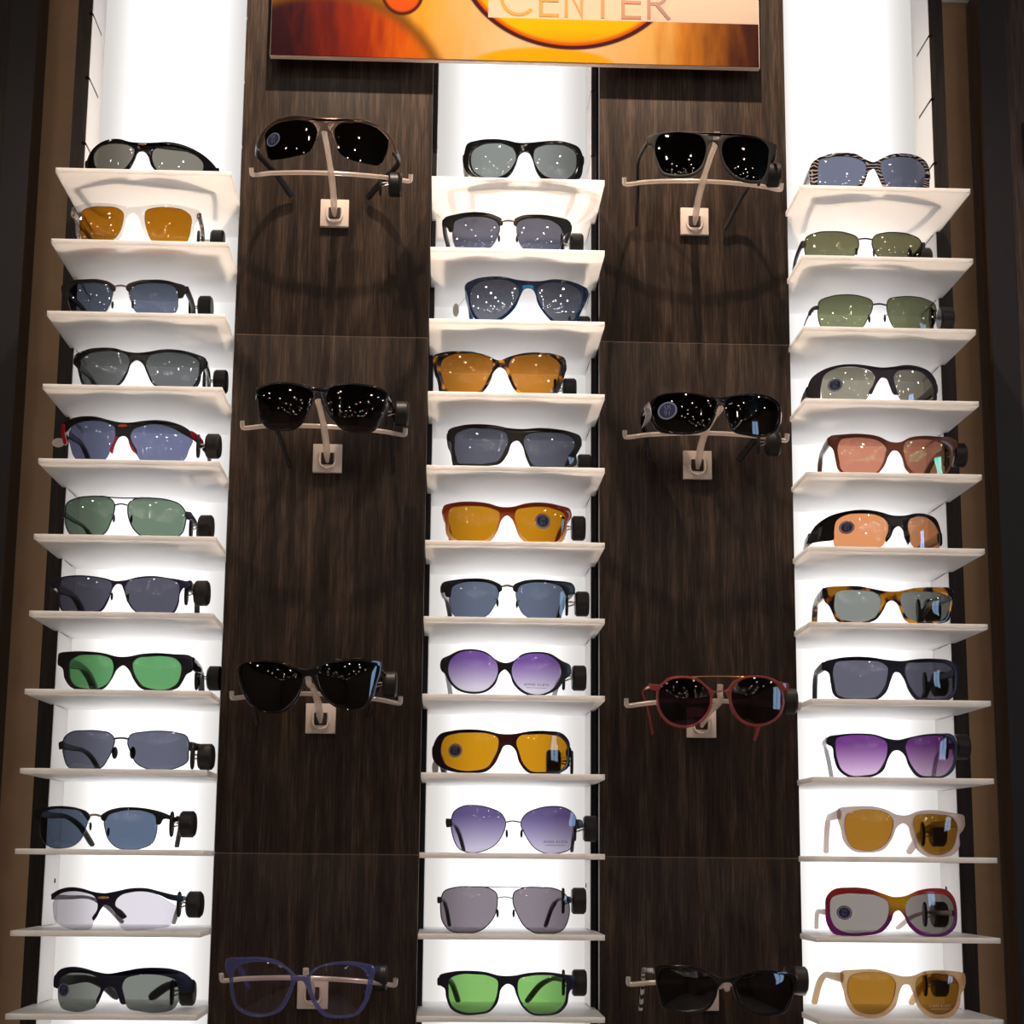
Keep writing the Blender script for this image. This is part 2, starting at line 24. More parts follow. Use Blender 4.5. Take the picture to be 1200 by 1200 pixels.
{'LL':[[-70.1,32.2],[-68.3,42.2],[-58.6,46.8],[-37.4,46.7],[-21.1,45],[-11.3,40.7],[-9.3,33.2],[-13.5,19.8],[-20.7,8.2],[-32,5.4],[-53.1,5.9],[-66.1,8.1],[-69.6,18.7]],'LR':[[9.2,33.5],[11.6,38.6],[24.7,42.9],[41.3,43.7],[58,42.7],[66.5,38.6],[68.3,24.5],[66.6,10.8],[59.9,5.4],[36.5,3.2],[20,3.9],[13.4,15.3]],'out':[[[-78.2,46.4],[-61.9,51.4],[-45.6,51.8],[-24.4,49.7],[-8.1,46.3],[8.2,45.6],[28,47.8],[44.6,47.7],[63.1,46.1],[75,42.1],[75.1,28.6],[70.8,23.1],[70.3,7.9],[61.6,2.9],[36.5,0],[18.4,0.2],[11,13.5],[6.8,26.8],[1.8,32],[-3.1,30.7],[-9.4,16.5],[-18.3,4.8],[-32,2.6],[-53.1,3.1],[-68.6,6.1],[-73.2,20.7],[-75.5,34.4],[-78,38]]],'h':[[-77.2,39.6],[74.4,35.3]],'arms':[[-77.2,20.6,39.6,-65.2,138,5.5],[74.4,19.3,35.3,62.4,138,5.5]],'tag':[83.7,69,18.1,71.1,35.3],'c':'M','r':4,'O':[0.4,8,441.4],'yaw':-0,'Rw':0.16,'ah':0.01,'fm':'black_matte','am':'black_matte','lt':[93,95,107],'fd':2.4,'lab':'matte black rectangular sunglasses with charcoal lenses, middle column, under the tortoiseshell cat-eye pair','sh':'matte black rectangular sunglasses'},
{'LL':[[-67,34.1],[-65,40.7],[-52.9,43.4],[-36.7,43.3],[-20.4,41],[-9,35.3],[-9.3,26.2],[-15.3,13],[-21.6,4.8],[-36.1,2.6],[-55.5,3.9],[-63.7,10.8],[-66.4,24.2]],'LR':[[8.9,32.3],[10.4,38.1],[21.8,41.8],[38.2,43.9],[54.8,42],[65.7,37.1],[66.6,26.4],[64.1,14.6],[58.3,5],[41.8,2.4],[25.4,2.5],[18.8,7],[12.2,18.3]],'out':[[[-72.7,44.4],[-59.4,47.9],[-40,48.3],[-22.1,46],[-7.5,41.9],[5.5,42.1],[21.8,46.7],[41.5,48.6],[59.8,46.6],[73.3,42.8],[73.6,33.6],[69.9,28.3],[68.6,14.9],[62.5,3.7],[41.8,0],[23.8,0.2],[14.8,6.9],[9.3,19.9],[4.8,28.9],[-0.1,32.1],[-4.9,28.7],[-10.4,14.6],[-19.2,1.8],[-36.1,0.1],[-55.5,1.1],[-67.8,9.4],[-70.8,26.1],[-72.5,32.8]]],'h':[[-72.3,38.6],[72.9,36.9]],'stk':[[40.8,26.7,7]],'arms':[[-72.3,16.5,38.6,-60.3,138,4.5],[72.9,16.8,36.9,60.9,138,4.5]],'tag':[84.4,42,26.2,71.8,36.9],'c':'M','r':5,'O':[-8.9,14,354.8],'yaw':-0,'Rw':0.18,'ah':0.007,'fm':'amber_fade','am':'amber_fade','lt':[190,128,20],'fd':2.4,'lab':'red and orange tortoise sunglasses with golden lenses, round sticker on the right lens','sh':'orange tortoise sunglasses with golden lenses'},
{'LL':[[-65.4,28.6],[-62.3,38.3],[-51.1,42],[-35,42.8],[-18.9,41],[-10,34.2],[-9.9,26.1],[-15.4,13.1],[-21.7,4.2],[-31.3,0],[-48.9,0.3],[-59.4,4],[-64.4,15.6]],'LR':[[9.8,31.2],[12.5,37.8],[23,41.7],[37.7,43.3],[54.2,42.1],[65,37.1],[66.7,25.8],[64.2,12.5],[59.3,3.3],[44.5,0.2],[28.2,0.3],[18.4,5.5],[11.9,18.3]],'sol':[[[-74.4,41.3],[-59.2,45.1],[-43.1,46.2],[-27,45.6],[-14.1,42.3],[-6.8,37.5],[-6,32.6],[-10,29.6],[-12.4,36.3],[-20.5,40.5],[-35,42.3],[-51.1,41.5],[-61.5,37.5],[-64.5,25.3],[-69.4,26.4],[-71.9,32.2],[-74.3,33.1]],[[6.5,37.7],[14.9,42.8],[31.1,45.8],[50.8,45.7],[76.7,42.1],[76.7,33.1],[70.8,30.2],[68.4,26.7],[66.2,31.5],[61.6,39],[52.5,42],[37.7,42.8],[23,41.2],[13.3,36.5],[11,30.4],[6.9,32]]],'tub':[[[[-7.6,36.6],[0.4,37.9],[7.2,36.4]],1.3,'rose_metal']],'pads':[[-12.3,18.8,1],[12.7,17.5,1]],'h':[[-73.5,35.5],[75.9,36.3]],'arms':[[-73.5,17.9,35.5,-61.5,138,5.2],[75.9,18.9,36.3,63.9,138,5.2]],'tag':[87.4,39,23.6,75,36.3],'c':'M','r':6,'O':[-7.8,14,268.3],'yaw':-0,'Rw':0.17,'ah':0.009,'fm':'black_satin','am':'black_satin','lt':[97,107,127],'wire':[0.45,'steel'],'fd':2,'lab':'black browline sunglasses with steel-blue lenses, middle column, above the round purple pair','sh':'black browline sunglasses above the round purple pair'},
{'LL':[[-63.3,28.7],[-61.4,39.4],[-52.7,47.7],[-36.8,50.6],[-20.8,46.7],[-9.5,37.6],[-7.8,26.9],[-12.5,14.7],[-21.9,6.3],[-36.2,4.3],[-50.5,7.9],[-59.4,16.4]],'LR':[[7.8,27.1],[10.4,37.8],[20.8,45.7],[35.3,48.4],[50,46.6],[61.5,37.9],[64,27.3],[59.9,16.4],[50.2,6.1],[35.7,2.1],[22.8,5.3],[13.1,13.5]],'out':[[[-71,41.2],[-62.3,45.6],[-52.8,50.3],[-36.8,52.2],[-20.8,48.5],[-8,39.1],[0.1,36.7],[8,38.5],[19.2,46.9],[35.3,50.1],[51.6,48.5],[64.8,41.1],[74.7,36.2],[74.7,26.2],[68.2,19.8],[61.3,10.3],[51,3.8],[35.7,0],[21.2,3],[9.9,13.1],[4.6,25.5],[0.1,29.3],[-4.6,26.2],[-10.1,13.2],[-20.3,4.3],[-36.1,1.9],[-52.1,6],[-63.4,17.3],[-67.6,25.7],[-70.8,28.1]]],'h':[[-70.4,35],[73.9,30]],'txt':[[35.9,12.8,'ANNE KLEIN',27.7,'dark_print']],'arms':[[-70.4,15.1,35,-58.4,138,4.8],[73.9,16.4,30,61.9,138,4.8]],'tag':[85.8,33,24,73.3,30],'c':'M','r':7,'O':[-9.8,14,181.7],'yaw':-0,'Rw':0.19,'ah':0.008,'fm':'black_satin','am':'grey_clear','lt':[112,80,150],'lb':[214,206,222],'fd':2,'lab':'large round black sunglasses with fading purple lenses in the middle column','sh':'large round purple-lensed sunglasses'},
{'LL':[[-73.2,32.2],[-69.3,40.8],[-58.2,44.5],[-39.2,45.4],[-21.9,44.3],[-10.7,39.3],[-10.3,29.9],[-15.2,17.3],[-21.4,7.8],[-35.5,3.5],[-56.1,4.9],[-68.8,11.5],[-73,21]],'LR':[[10.2,36.4],[13,41.2],[27.5,43.9],[45.3,44.5],[60.2,42],[66.9,35.1],[67.8,20.9],[66.1,11.3],[58.7,4.7],[40.7,2.8],[26.1,3.7],[18.1,11.4],[13.2,23.9]],'out':[[[-82,34],[-75.8,44.2],[-61.5,48],[-42.5,49.2],[-23.5,47.5],[-7.6,44],[5.1,43.9],[24.2,47.4],[45.3,48.4],[63.5,45.8],[70.2,38.5],[71.1,22.6],[70.3,9.9],[60.3,2.4],[40.7,0],[22.9,1.8],[13.3,12.9],[8.4,26.9],[3.6,31.2],[-3.5,30.7],[-7.4,23.6],[-13.6,11],[-22.9,2.4],[-37.1,0.8],[-57.6,1.8],[-75.2,8.1],[-82.5,16.5]]],'h':[[-81.1,26],[70.4,25.8]],'stk':[[-57.9,25.8,6]],'arms':[[-81.1,31.9,26,-69.1,138,6.2],[70.4,24.5,25.8,58.4,138,6.2]],'tag':[54.4,50,15.5,70.4,25.8],'ptag':[-80,45,8],'c':'M','r':8,'O':[-6.1,14,95.1],'yaw':-0,'Rw':0.11,'ah':0.012,'fm':'brown_black','am':'black_gloss','lt':[200,140,20],'fd':2.4,'lab':'brown-black wraparound sunglasses with golden yellow lenses, round sticker on the left lens','sh':'brown-black wraparound sunglasses with yellow lenses'},
{'LL':[[-68.6,33.2],[-65.9,44.3],[-56.6,50.6],[-42.5,51.8],[-26.7,49.1],[-12.6,42.1],[-8.4,33.6],[-10.8,22.6],[-18.5,10.1],[-32.5,2.2],[-48.1,0.2],[-59.1,4.3],[-66.3,17.5]],'LR':[[8.3,33.7],[12.6,41.6],[26.9,48.9],[42.8,51.5],[57.4,50.2],[68.8,42.5],[70.8,31.5],[68.9,15.7],[64,5.5],[51.1,0.6],[36.7,0],[24,5.8],[14.4,18.2]],'sol':[[[-74.5,37.2],[-68.2,36.7],[-67.6,28.5],[-73.6,27.7]],[[70.5,37.8],[77.1,37.1],[77.9,29.3],[70.8,26.8]]],'tub':[[[[-8.4,33.6],[-1.5,34.9],[8.3,33.7]],0.8,'steel']],'pads':[[-8.4,21.1,1],[10.8,21.2,1]],'h':[[-72.9,33.2],[76.2,33.2]],'txt':[[47,12.6,'ANNE KLEIN',26.9,'dark_print']],'arms':[[-72.9,17.6,33.2,-52.3,138,3.8],[76.2,19.1,33.2,74.7,138,3.8]],'tag':[88.6,42,28.1,76.1,33.2],'c':'M','r':9,'O':[1.3,14,8.5],'yaw':-0,'Rw':0.17,'ah':0.005,'fm':'gunmetal','am':'black_gloss','lt':[98,86,134],'lb':[196,190,214],'wire':[0.55,'gunmetal'],'fd':2,'lab':'thin wire aviator sunglasses with fading violet lenses in the middle column','sh':'violet-lensed wire aviators'},
{'LL':[[-70.4,34.6],[-67.4,44],[-55,48.9],[-36.3,49.9],[-17.6,48.5],[-9.7,43.2],[-8.4,33.9],[-11.1,19.9],[-18.7,9],[-29.5,1.9],[-45,0.1],[-60.5,2.9],[-68.5,12.8],[-70.5,23.7]],'LR':[[8.3,37.1],[9.8,44.1],[19.9,48.9],[38.9,49.8],[58,47.5],[68.5,40.5],[71.5,29.5],[70.2,15.5],[64.6,4.6],[48.7,0],[32.8,1.3],[21.8,7.7],[13.9,20.1]],'sol':[[[-74.4,38.4],[-69.8,38.5],[-69.7,32.3],[-73.8,31.4]],[[68.5,40.5],[72.6,39.7],[72.9,33.4],[71,32.7]]],'tub':[[[[-55,49.2],[-34.7,50.1],[-8.3,49.7],[13.6,49.6],[38.9,50.1]],0.5,'steel'],[[[-8.5,38.2],[-0.4,39.4],[7.9,37.9]],0.6,'steel']],'pads':[[-9.5,21.4,1],[11.1,21.6,1]],'h':[[-72.7,34.6],[71.8,36.6]],'arms':[[-72.7,16.7,34.6,-59.7,138,3.8],[71.8,16.3,36.6,52.3,138,3.8]],'tag':[83.1,33,35,70.8,36.6],'c':'M','r':10,'O':[-6.9,14,-78],'yaw':-0,'Rw':0.18,'ah':0.005,'fm':'gunmetal','am':'black_satin','lt':[137,128,138],'wire':[0.6,'gunmetal'],'fd':2,'lab':'silver wire navigator sunglasses with thin top bar and mauve-grey lenses, middle column','sh':'mauve-grey wire navigator sunglasses'},
{'LL':[[-64,25.4],[-62.7,37.8],[-52.7,42.4],[-35.7,43.1],[-20.3,41.5],[-11.2,36.5],[-10.9,28],[-13.8,15.6],[-19.9,6.3],[-32.1,3.1],[-47.5,3],[-58.4,7.8],[-63.1,16.1]],'LR':[[10.8,29.7],[12.3,38.2],[23.1,41.7],[38.8,42.8],[54.6,41.1],[63.4,37.1],[64.2,26.2],[61.9,12.3],[54.8,4.7],[40.6,1.8],[26.5,3.5],[18.7,9.7],[12.4,20.4]],'out':[[[-74.7,40.6],[-60.5,45.3],[-41.9,46.8],[-23.4,45.6],[-9.5,42.2],[4.5,42],[23.1,45.2],[41.9,45.9],[60.9,43.4],[73.8,40.4],[74.6,30.7],[69,26.1],[65,10.7],[57.1,2.8],[40.6,0],[25,1.7],[15.6,9.7],[9.3,22],[5.4,31.2],[-0.1,33.5],[-6.2,29.6],[-10.7,14.1],[-19.1,4.1],[-33.6,0.7],[-50.6,0.8],[-61.4,6.2],[-67,19.1],[-68.7,27.6],[-73.4,30.5]]],'h':[[-74.3,34.4],[73.8,35.4]],'arms':[[-74.3,16.5,34.4,-52,138,5.2],[73.8,16.3,35.4,27.6,138,5.2]],'tag':[81.1,45,32.3,68.5,35.4],'c':'M','r':11,'O':[-3.2,14,-164.6],'yaw':-0,'Rw':0.19,'ah':0.009,'fm':'navy_satin','am':'black_satin','lt':[130,186,104],'fd':2.4,'lab':'navy-black sunglasses with light green lenses on the bottom shelf of middle column','sh':'light green sunglasses at the bottom of the middle column'},
{'LL':[[-63.2,34.7],[-61.8,41.7],[-49,44.5],[-34.5,44.4],[-18.2,40.5],[-9.1,34.1],[-8.5,25.1],[-13.9,12.6],[-20.8,4.3],[-34,2.2],[-53.2,3],[-62.5,5.9],[-63.8,22.2]],'LR':[[9,27.4],[9.8,36.4],[21.4,42.6],[37.9,45.8],[54.8,45.2],[65.2,38.2],[66.8,27.7],[64.4,16.4],[57,4.4],[38,1.6],[23.5,1.7],[16.7,5.3],[11.8,16.8]],'out':[[[-71.3,37.8],[-64.9,44],[-52.2,47.9],[-36.1,48.6],[-19.7,45.9],[-8.2,38.6],[0.3,35.6],[9,39.9],[21.5,46.2],[39.8,49.7],[56.8,49.2],[68.4,44.3],[72.5,36.2],[72.5,21.7],[70,8.5],[60.8,2.7],[37.9,0],[21.6,0],[12.3,5.2],[5,20],[0.9,27.9],[-4.3,25.2],[-12.4,7.3],[-21,1.9],[-35.7,0.7],[-54.9,1.5],[-70.4,4.1],[-72.4,20]]],'h':[[-71.8,27.1],[71.8,28.8]],'arms':[[-71.8,20.4,27.1,-59.8,138,5.8],[71.8,20.4,28.8,59.8,138,5.8]],'c':'R','r':0,'O':[424.2,14,787.7],'yaw':-0,'Rw':0.14,'ah':0.011,'fm':'zebra','am':'grey_clear','lt':[117,122,142],'fd':2,'lab':'black and silver striped sunglasses with grey-blue lenses, top shelf of right column','sh':'striped sunglasses topping the right column'},
{'LL':[[-68.7,23],[-67,31.6],[-55.9,36],[-39.9,36.3],[-22.1,33.6],[-9,26.9],[-7.8,19],[-12.8,6.7],[-19.6,1.8],[-34.4,0.2],[-55.1,1.6],[-65.9,5.1],[-68.9,14.1]],'LR':[[8.2,22.9],[11.6,30.1],[23.9,34.8],[40.2,36.9],[56.9,36.6],[70.2,31.7],[72.8,23.3],[69.4,10.3],[59.4,2.3],[40.6,0],[24.5,0.6],[14.3,5.6],[9.4,14.1]],'sol':[[[-73,27.5],[-68.3,27.9],[-68.5,19.4],[-72.2,19]],[[72.5,29.5],[76.4,29.7],[76.2,23.1],[72.6,21.1]]],'tub':[[[[-7.6,25.7],[0.3,26.5],[8.5,25.5]],1,'gunmetal']],'pads':[[-11,11.9,1],[12.7,10.8,1]],'h':[[-71.5,25.1],[74.9,26.4]],'arms':[[-71.5,19,25.1,-59.5,138,4.1],[74.9,20.7,26.4,62.9,138,4.1]],'tag':[84.9,57,21.8,72.9,26.4],'c':'R','r':1,'O':[412.1,14,701.1],'yaw':-0,'Rw':0.15,'ah':0.006,'fm':'gunmetal','am':'black_satin','lt':[120,121,92],'wire':[0.7,'gunmetal'],'fd':2,'lab':'narrow black wire sunglasses with olive lenses, second shelf of right column','sh':'narrow olive-lensed wire sunglasses'},
{'LL':[[-69.4,28.6],[-67.9,38.9],[-55.3,43.8],[-37.7,44.8],[-19.9,41.9],[-8.2,35.8],[-8.8,25.3],[-14.1,14.9],[-20.1,4.6],[-30.8,0],[-50,0.7],[-64,3.3],[-68.7,14.5]],'LR':[[9,30.9],[11,38],[24.1,42.5],[40.3,44.4],[58.7,43.1],[70.9,37.9],[71.5,28.4],[70.1,17.6],[62.9,6.1],[44.1,0.5],[26.2,0.1],[16.8,5.2],[11.2,17.1]],'sol':[[[-75,33.1],[-68.9,33.4],[-68.7,29.4],[-74,28.8],[-77.8,22.3],[-80,24.6]]],'tub':[[[[-8.2,31.8],[0.6,32.8],[9.4,31.3]],1.1,'gunmetal']],'pads':[[-12.4,15.8,1],[9,17,1]],'h':[[-76.6,29.5],[73.2,32.1]],'txt':[[-46.5,11.7,'POLARIZED',15.8,'dark_print']],'arms':[[-76.6,20.3,29.5,-64.6,138,3.4],[73.2,18.7,32.1,61.2,138,3.4]],'tag':[85.1,24,23.2,73.1,32.1],'c':'R','r':2,'O':[426.5,14,614.6],'yaw':-0,'Rw':0.16,'ah':0.004,'fm':'gunmetal','am':'steel','lt':[132,138,104],'wire':[0.6,'gunmetal'],'fd':2,'lab':'thin black wire sunglasses with moss-green lenses, wider pair on third shelf of right column','sh':'wider moss-green wire sunglasses'},
{'LL':[[-67.4,26.4],[-65,38],[-53.1,43.8],[-38,44.1],[-22.5,40.7],[-11.5,33.5],[-11,24],[-15.3,13.8],[-20.3,3.9],[-33,0.2],[-52.5,1.7],[-64.9,5.2],[-67.6,16]],'LR':[[11.7,26.2],[12,34.8],[22.8,40.8],[35.7,43.1],[51.2,41.3],[62.3,34.8],[66.1,23.5],[65.5,11.2],[55.7,2.9],[34.1,0],[21.5,3.3],[14.8,14.4]],'sol':[[[-81.8,20.7],[-77.3,37.1],[-64.8,44.9],[-50,47.7],[-33.3,47.1],[-17.7,44.4],[-3.1,42],[12.2,43.4],[28.4,46.9],[45.5,47.2],[61.6,43.3],[69.8,34.8],[70.3,21],[68.7,10.2],[64.4,9.3],[65.6,23.4],[58.8,35.4],[46.9,41.5],[30.1,41.5],[18.2,38.7],[12.8,32.3],[13.6,21.2],[17.3,10.3],[12.9,10],[7.2,20.8],[3.2,29.3],[-1.8,30],[-6.9,24],[-14.6,9.6],[-17,11.3],[-11.8,22.3],[-10,30.9],[-14.2,37.8],[-24.1,42],[-38,44.8],[-52.8,44.1],[-63.8,38.3],[-67.7,26.4],[-68.7,11],[-81.2,14.5]]],'h':[[-80.4,22.1],[69.8,26.1]],'stk':[[-53.5,24,6]],'arms':[[-80.4,40,22.1,-68.4,138,6.2],[69.8,30.7,26.1,57.8,138,6.2]],'c':'R','r':3,'O':[428.8,14,528],'yaw':-0,'Rw':0.085,'ah':0.012,'fm':'plum_satin','am':'plum_satin','lt':[152,147,131],'mir':[0.1,[0.8,0.9,1]],'fd':2,'lab':'plum-black half-rim wraparound sunglasses with taupe lenses and sticker, right column','sh':'plum-black wraparound sunglasses with taupe lenses'},
{'LL':[[-63.5,35.8],[-60.2,43.3],[-47.7,45.4],[-31.9,44.5],[-17.5,40.9],[-9.9,34.2],[-10.7,24],[-15.1,12.2],[-21.8,3.9],[-34.7,1.8],[-51.9,2.5],[-59.5,6.8],[-62.6,20.5]],'LR':[[10.7,32.9],[13.1,39.7],[26.1,43.7],[40.2,44.9],[56.4,42.9],[67.4,36.8],[69.8,26.9],[66.5,14.7],[58.7,5.5],[42.2,2.5],[24.7,2.4],[16.4,9.5],[12,21.1]],'out':[[[-72.4,48.1],[-57,49.7],[-36.6,49.4],[-17.4,45.7],[-4.5,39.6],[7.2,39.5],[17.5,45],[33.3,48.2],[53,48.7],[75.4,47.1],[78.1,41.5],[73.3,32.4],[70.8,18.5],[62.3,4.1],[42.1,0.7],[22.8,0.5],[12.9,7.6],[8.3,22.7],[3.5,29.3],[-1.5,29.5],[-6.6,24.1],[-12.7,10.6],[-21.1,1.4],[-34.7,0],[-52,0.7],[-62.3,6.6],[-66.5,22.5],[-68.9,33.7],[-72.6,38.2]]],'h':[[-71.8,43.2],[77.2,43.4]],'arms':[[-71.8,17.1,43.2,-59.8,138,5.5],[77.2,19.5,43.4,65.2,138,5.5]],'tag':[88,45,35.8,76,43.4],'c':'R','r':4,'O':[439.2,14,441.4],'yaw':-0,'Rw':0.17,'ah':0.01,'fm':'red_brown','am':'red_brown','lt':[212,138,114],'mir':[0.16,[0.3,1,0.55]],'fd':2.4,'lab':'reddish-brown acetate sunglasses with pink lenses that flash green, right column','sh':'reddish-brown sunglasses with pink-green lenses'},
{'LL':[[-67.9,23.1],[-65.8,36.3],[-57.9,42.8],[-41.9,43.9],[-25.5,41.1],[-11.7,34.5],[-10,25.3],[-13.9,13.8],[-17.2,4.7],[-28.1,0.1],[-50.2,1.8],[-65.7,4.4],[-68.3,13.1]],'LR':[[10.8,25.7],[13.1,34.1],[23.9,39],[35,40],[46.5,35.5],[53.1,24.6],[54.1,13.1],[51.2,4.3],[35.3,0],[20.7,1.3],[12.4,12.5]],'sol':[[[-94.3,15.1],[-85.8,34.6],[-71.9,44],[-56.3,47.1],[-37.4,47.4],[-20.8,44.2],[-5.1,39.5],[8.2,39.7],[22.2,43],[37,43],[48.6,39.1],[54.3,28.2],[55.1,8.2],[52.4,7.8],[52,22.8],[44.5,34.9],[33.1,39.8],[22.1,38.8],[13.5,34.5],[11.5,25.7],[14.1,10.9],[11.3,5.8],[7.3,14],[5.1,23.8],[1.1,27.1],[-3.9,24.5],[-9.1,13.7],[-14,8],[-14.7,11.3],[-11.2,22],[-12.1,32],[-21,39.4],[-39,43.1],[-56.4,42.6],[-64.6,37.8],[-67.4,26.4],[-68,15.6],[-82.1,15.3]]],'h':[[-90.2,21],[54.3,18.1]],'stk':[[-55,28.2,6]],'arms':[[-90.2,56.2,21,-78.2,138,6.5],[54.3,21.6,18.1,42.3,138,6.5]],'c':'R','r':5,'O':[440.5,14,354.8],'yaw':-0,'Rw':0.075,'ah':0.013,'fm':'black_gloss','am':'black_gloss','lt':[232,156,104],'mir':[0.14,[0.55,0.75,1]],'fd':2,'lab':'black high-wrap sunglasses with pale orange lenses and sticker, right column','sh':'black wraparound sunglasses with pale orange lenses'},
{'LL':[[-62.4,26.8],[-59.9,36.6],[-49.1,39.2],[-32,38.8],[-16.2,35.5],[-10.7,28.4],[-12.7,17.8],[-18.6,8],[-26.6,4.4],[-46.9,3.7],[-57.5,7],[-61.9,15.3]],'LR':[[11.2,27.9],[13.1,34.5],[26.8,38.3],[44.2,39],[62.1,37.7],[72.1,32.6],[70.6,21],[64.6,9],[50,4.6],[29,3.7],[19,7.7],[13.4,18.2]],'out':[[[-72.2,42.8],[-53.6,44.1],[-35,43.6],[-19.3,40.4],[-3.3,37.5],[9.9,38.1],[26.9,41.9],[47.9,44.2],[75.4,44.1],[75.7,29.6],[73.4,19.5],[70.1,7.8],[57.1,2.4],[28.9,0],[16.4,5.2],[10.9,16.5],[7,24.6],[1.3,27.4],[-3.6,25.2],[-8.8,16.2],[-17.9,4.7],[-28.3,1.2],[-46.9,0.6],[-59.9,4.6],[-64.9,15.4],[-67.8,22.1],[-72.2,27.2]]],'h':[[-72,37.1],[75.5,37.8]],'arms':[[-72,17.3,37.1,-60,138,6.5],[75.5,18.8,37.8,63.5,138,6.5]],'tag':[78.7,114,32,66.9,31.8],'c':'R','r':6,'O':[429.4,14,268.3],'yaw':-0,'Rw':0.17,'ah':0.013,'fm':'tortoise','am':'tortoise','lt':[133,138,133],'fd':2.6,'lab':'brown and amber tortoiseshell rectangular sunglasses with grey lenses, right column','sh':'rectangular tortoiseshell sunglasses'},
{'LL':[[-68.1,36.9],[-65.5,43.4],[-52.7,45.5],[-32.9,45.1],[-15.8,42.9],[-9.3,37.6],[-9.9,27.7],[-14.2,14.4],[-23.1,4.5],[-37.1,2.6],[-55.2,3.3],[-64,6.8],[-67.4,20.2]],'LR':[[10.2,36.2],[12.5,41.6],[26.9,43.6],[48,44.6],[64.5,42.7],[70.9,37.2],[71.3,23.9],[68.9,12.1],[59.3,4.9],[39.4,3.2],[25.6,4.4],[17.4,13.2],[12,24.7]],'out':[[[-78,44],[-66.1,48.1],[-46.6,49.9],[-28.2,48.9],[-9.4,45.9],[6.8,44.8],[23.6,47.4],[46.4,48.8],[66.6,47.3],[75.6,42.6],[76.2,25.9],[73.7,12.4],[62.9,2.6],[39.3,0.4],[22.1,1.5],[14,11.5],[7.9,26.2],[3.1,31.9],[-1.7,31.9],[-6,24.4],[-12,9.5],[-21.7,1.2],[-37.1,0],[-56.7,0.5],[-67.3,6.1],[-71.1,22],[-73.1,32.9],[-78.1,36.5]]],'h':[[-77.3,40.3],[75.3,35.9]],'arms':[[-77.3,23.4,40.3,-65.3,138,5.5],[75.3,22.3,35.9,63.3,138,5.5]],'tag':[79.6,111,30.2,67.3,29.9],'c':'R','r':7,'O':[433.3,14,181.7],'yaw':-0,'Rw':0.14,'ah':0.01,'fm':'navy_satin','am':'navy_satin','lt':[97,97,112],'fd':2.2,'lab':'navy-black rectangular sunglasses with dark grey lenses, right column, above the purple pair','sh':'navy-black rectangular sunglasses in the right column'},
{'LL':[[-66.2,34.8],[-65.2,43.6],[-54.6,47.2],[-37.8,47.8],[-20.7,45.9],[-10.6,39.5],[-10.1,29.9],[-15.3,15.4],[-23.4,5.8],[-35.9,2.9],[-51.1,2.9],[-60,9],[-64.9,21.9]],'LR':[[10.7,36.5],[13.7,42.2],[28,46.5],[45.1,48.2],[60.9,46.6],[68.8,39.6],[69.2,26.7],[65,13.7],[55.7,4.6],[40,2.6],[26.5,4],[16.9,14.2],[12.3,25.3]],'out':[[[-74.4,45.4],[-62.1,48.4],[-42.3,49.6],[-23.8,48.3],[-9.7,44],[1.5,42.5],[14.6,45.4],[31.4,49],[50.5,50.6],[68.3,49.3],[72.5,41.4],[71.8,25.2],[67.6,10.5],[56.5,2.2],[39.9,0.2],[23.1,2],[13.6,14.1],[8.3,26.9],[2.7,30.8],[-3.7,29.9],[-8.7,23.5],[-16.3,7.4],[-26.6,1.5],[-37.5,0],[-52.7,0.6],[-63,8.2],[-68.2,23.5],[-69.9,34.8],[-75,38.1]]],'h':[[-74.5,42.1],[71.9,39.7]],'arms':[[-74.5,17.4,42.1,-44,138,4.5],[71.9,16.4,39.7,77.4,138,4.5]],'tag':[85,39,38,72.3,39.7],'c':'R','r':8,'O':[430.9,14,95.1],'yaw':-0,'Rw':0.18,'ah':0.007,'fm':'navy_satin','am':'grey_clear','lt':[108,56,128],'lb':[210,180,214],'fd':2,'lab':'navy square sunglasses with vivid purple fading lenses, right column','sh':'navy sunglasses with vivid purple lenses'},
{'LL':[[-62.3,35.6],[-59.8,46.1],[-48.5,50.5],[-33.2,51],[-17.8,47.9],[-11,40.7],[-12.1,27.8],[-18.8,14.9],[-29.8,7.6],[-43.5,6.7],[-55.4,10.6],[-61.1,22.7]],'LR':[[11.8,37.7],[14,44.2],[25.6,46.8],[42.5,46.5],[58.1,44.1],[64,36.9],[62.6,22.3],[56.7,9.3],[44.3,3.1],[30.8,3.4],[19.5,12.1],[14.2,24.9]],'out':[[[-68.6,52.6],[-52.9,55],[-33.1,55.1],[-17.7,51.6],[-6.9,46.4],[5.9,45.7],[17.4,49.9],[35.9,51.8],[56.5,49.4],[73.5,46],[71.9,30.5],[67.2,25.6],[66.6,12.6],[59.2,3.7],[44.2,0],[29,0.2],[16.1,8],[9.2,23.2],[5.5,34.4],[0.8,36.8],[-5.7,33.5],[-12.4,19.8],[-22.9,7.2],[-39,4.2],[-54.1,6.1],[-63.5,16.2],[-66.9,32.3],[-68.9,38.8]]],'h':[[-68,46.1],[72.6,38.6]],'arms':[[-68,14.9,46.1,-57.5,138,5.8],[72.6,16.6,38.6,41.3,138,5.8]],'tag':[67,102,26.9,54.2,32.6],'c':'R','r':9,'O':[435.2,14,8.5],'yaw':-0,'Rw':0.18,'ah':0.011,'fm':'cream_clear','am':'cream_clear','lt':[154,108,36],'fd':2.8,'lab':'milky pinkish-white sunglasses with brown lenses, third shelf from bottom of right column','sh':'milky white sunglasses with brown lenses'},
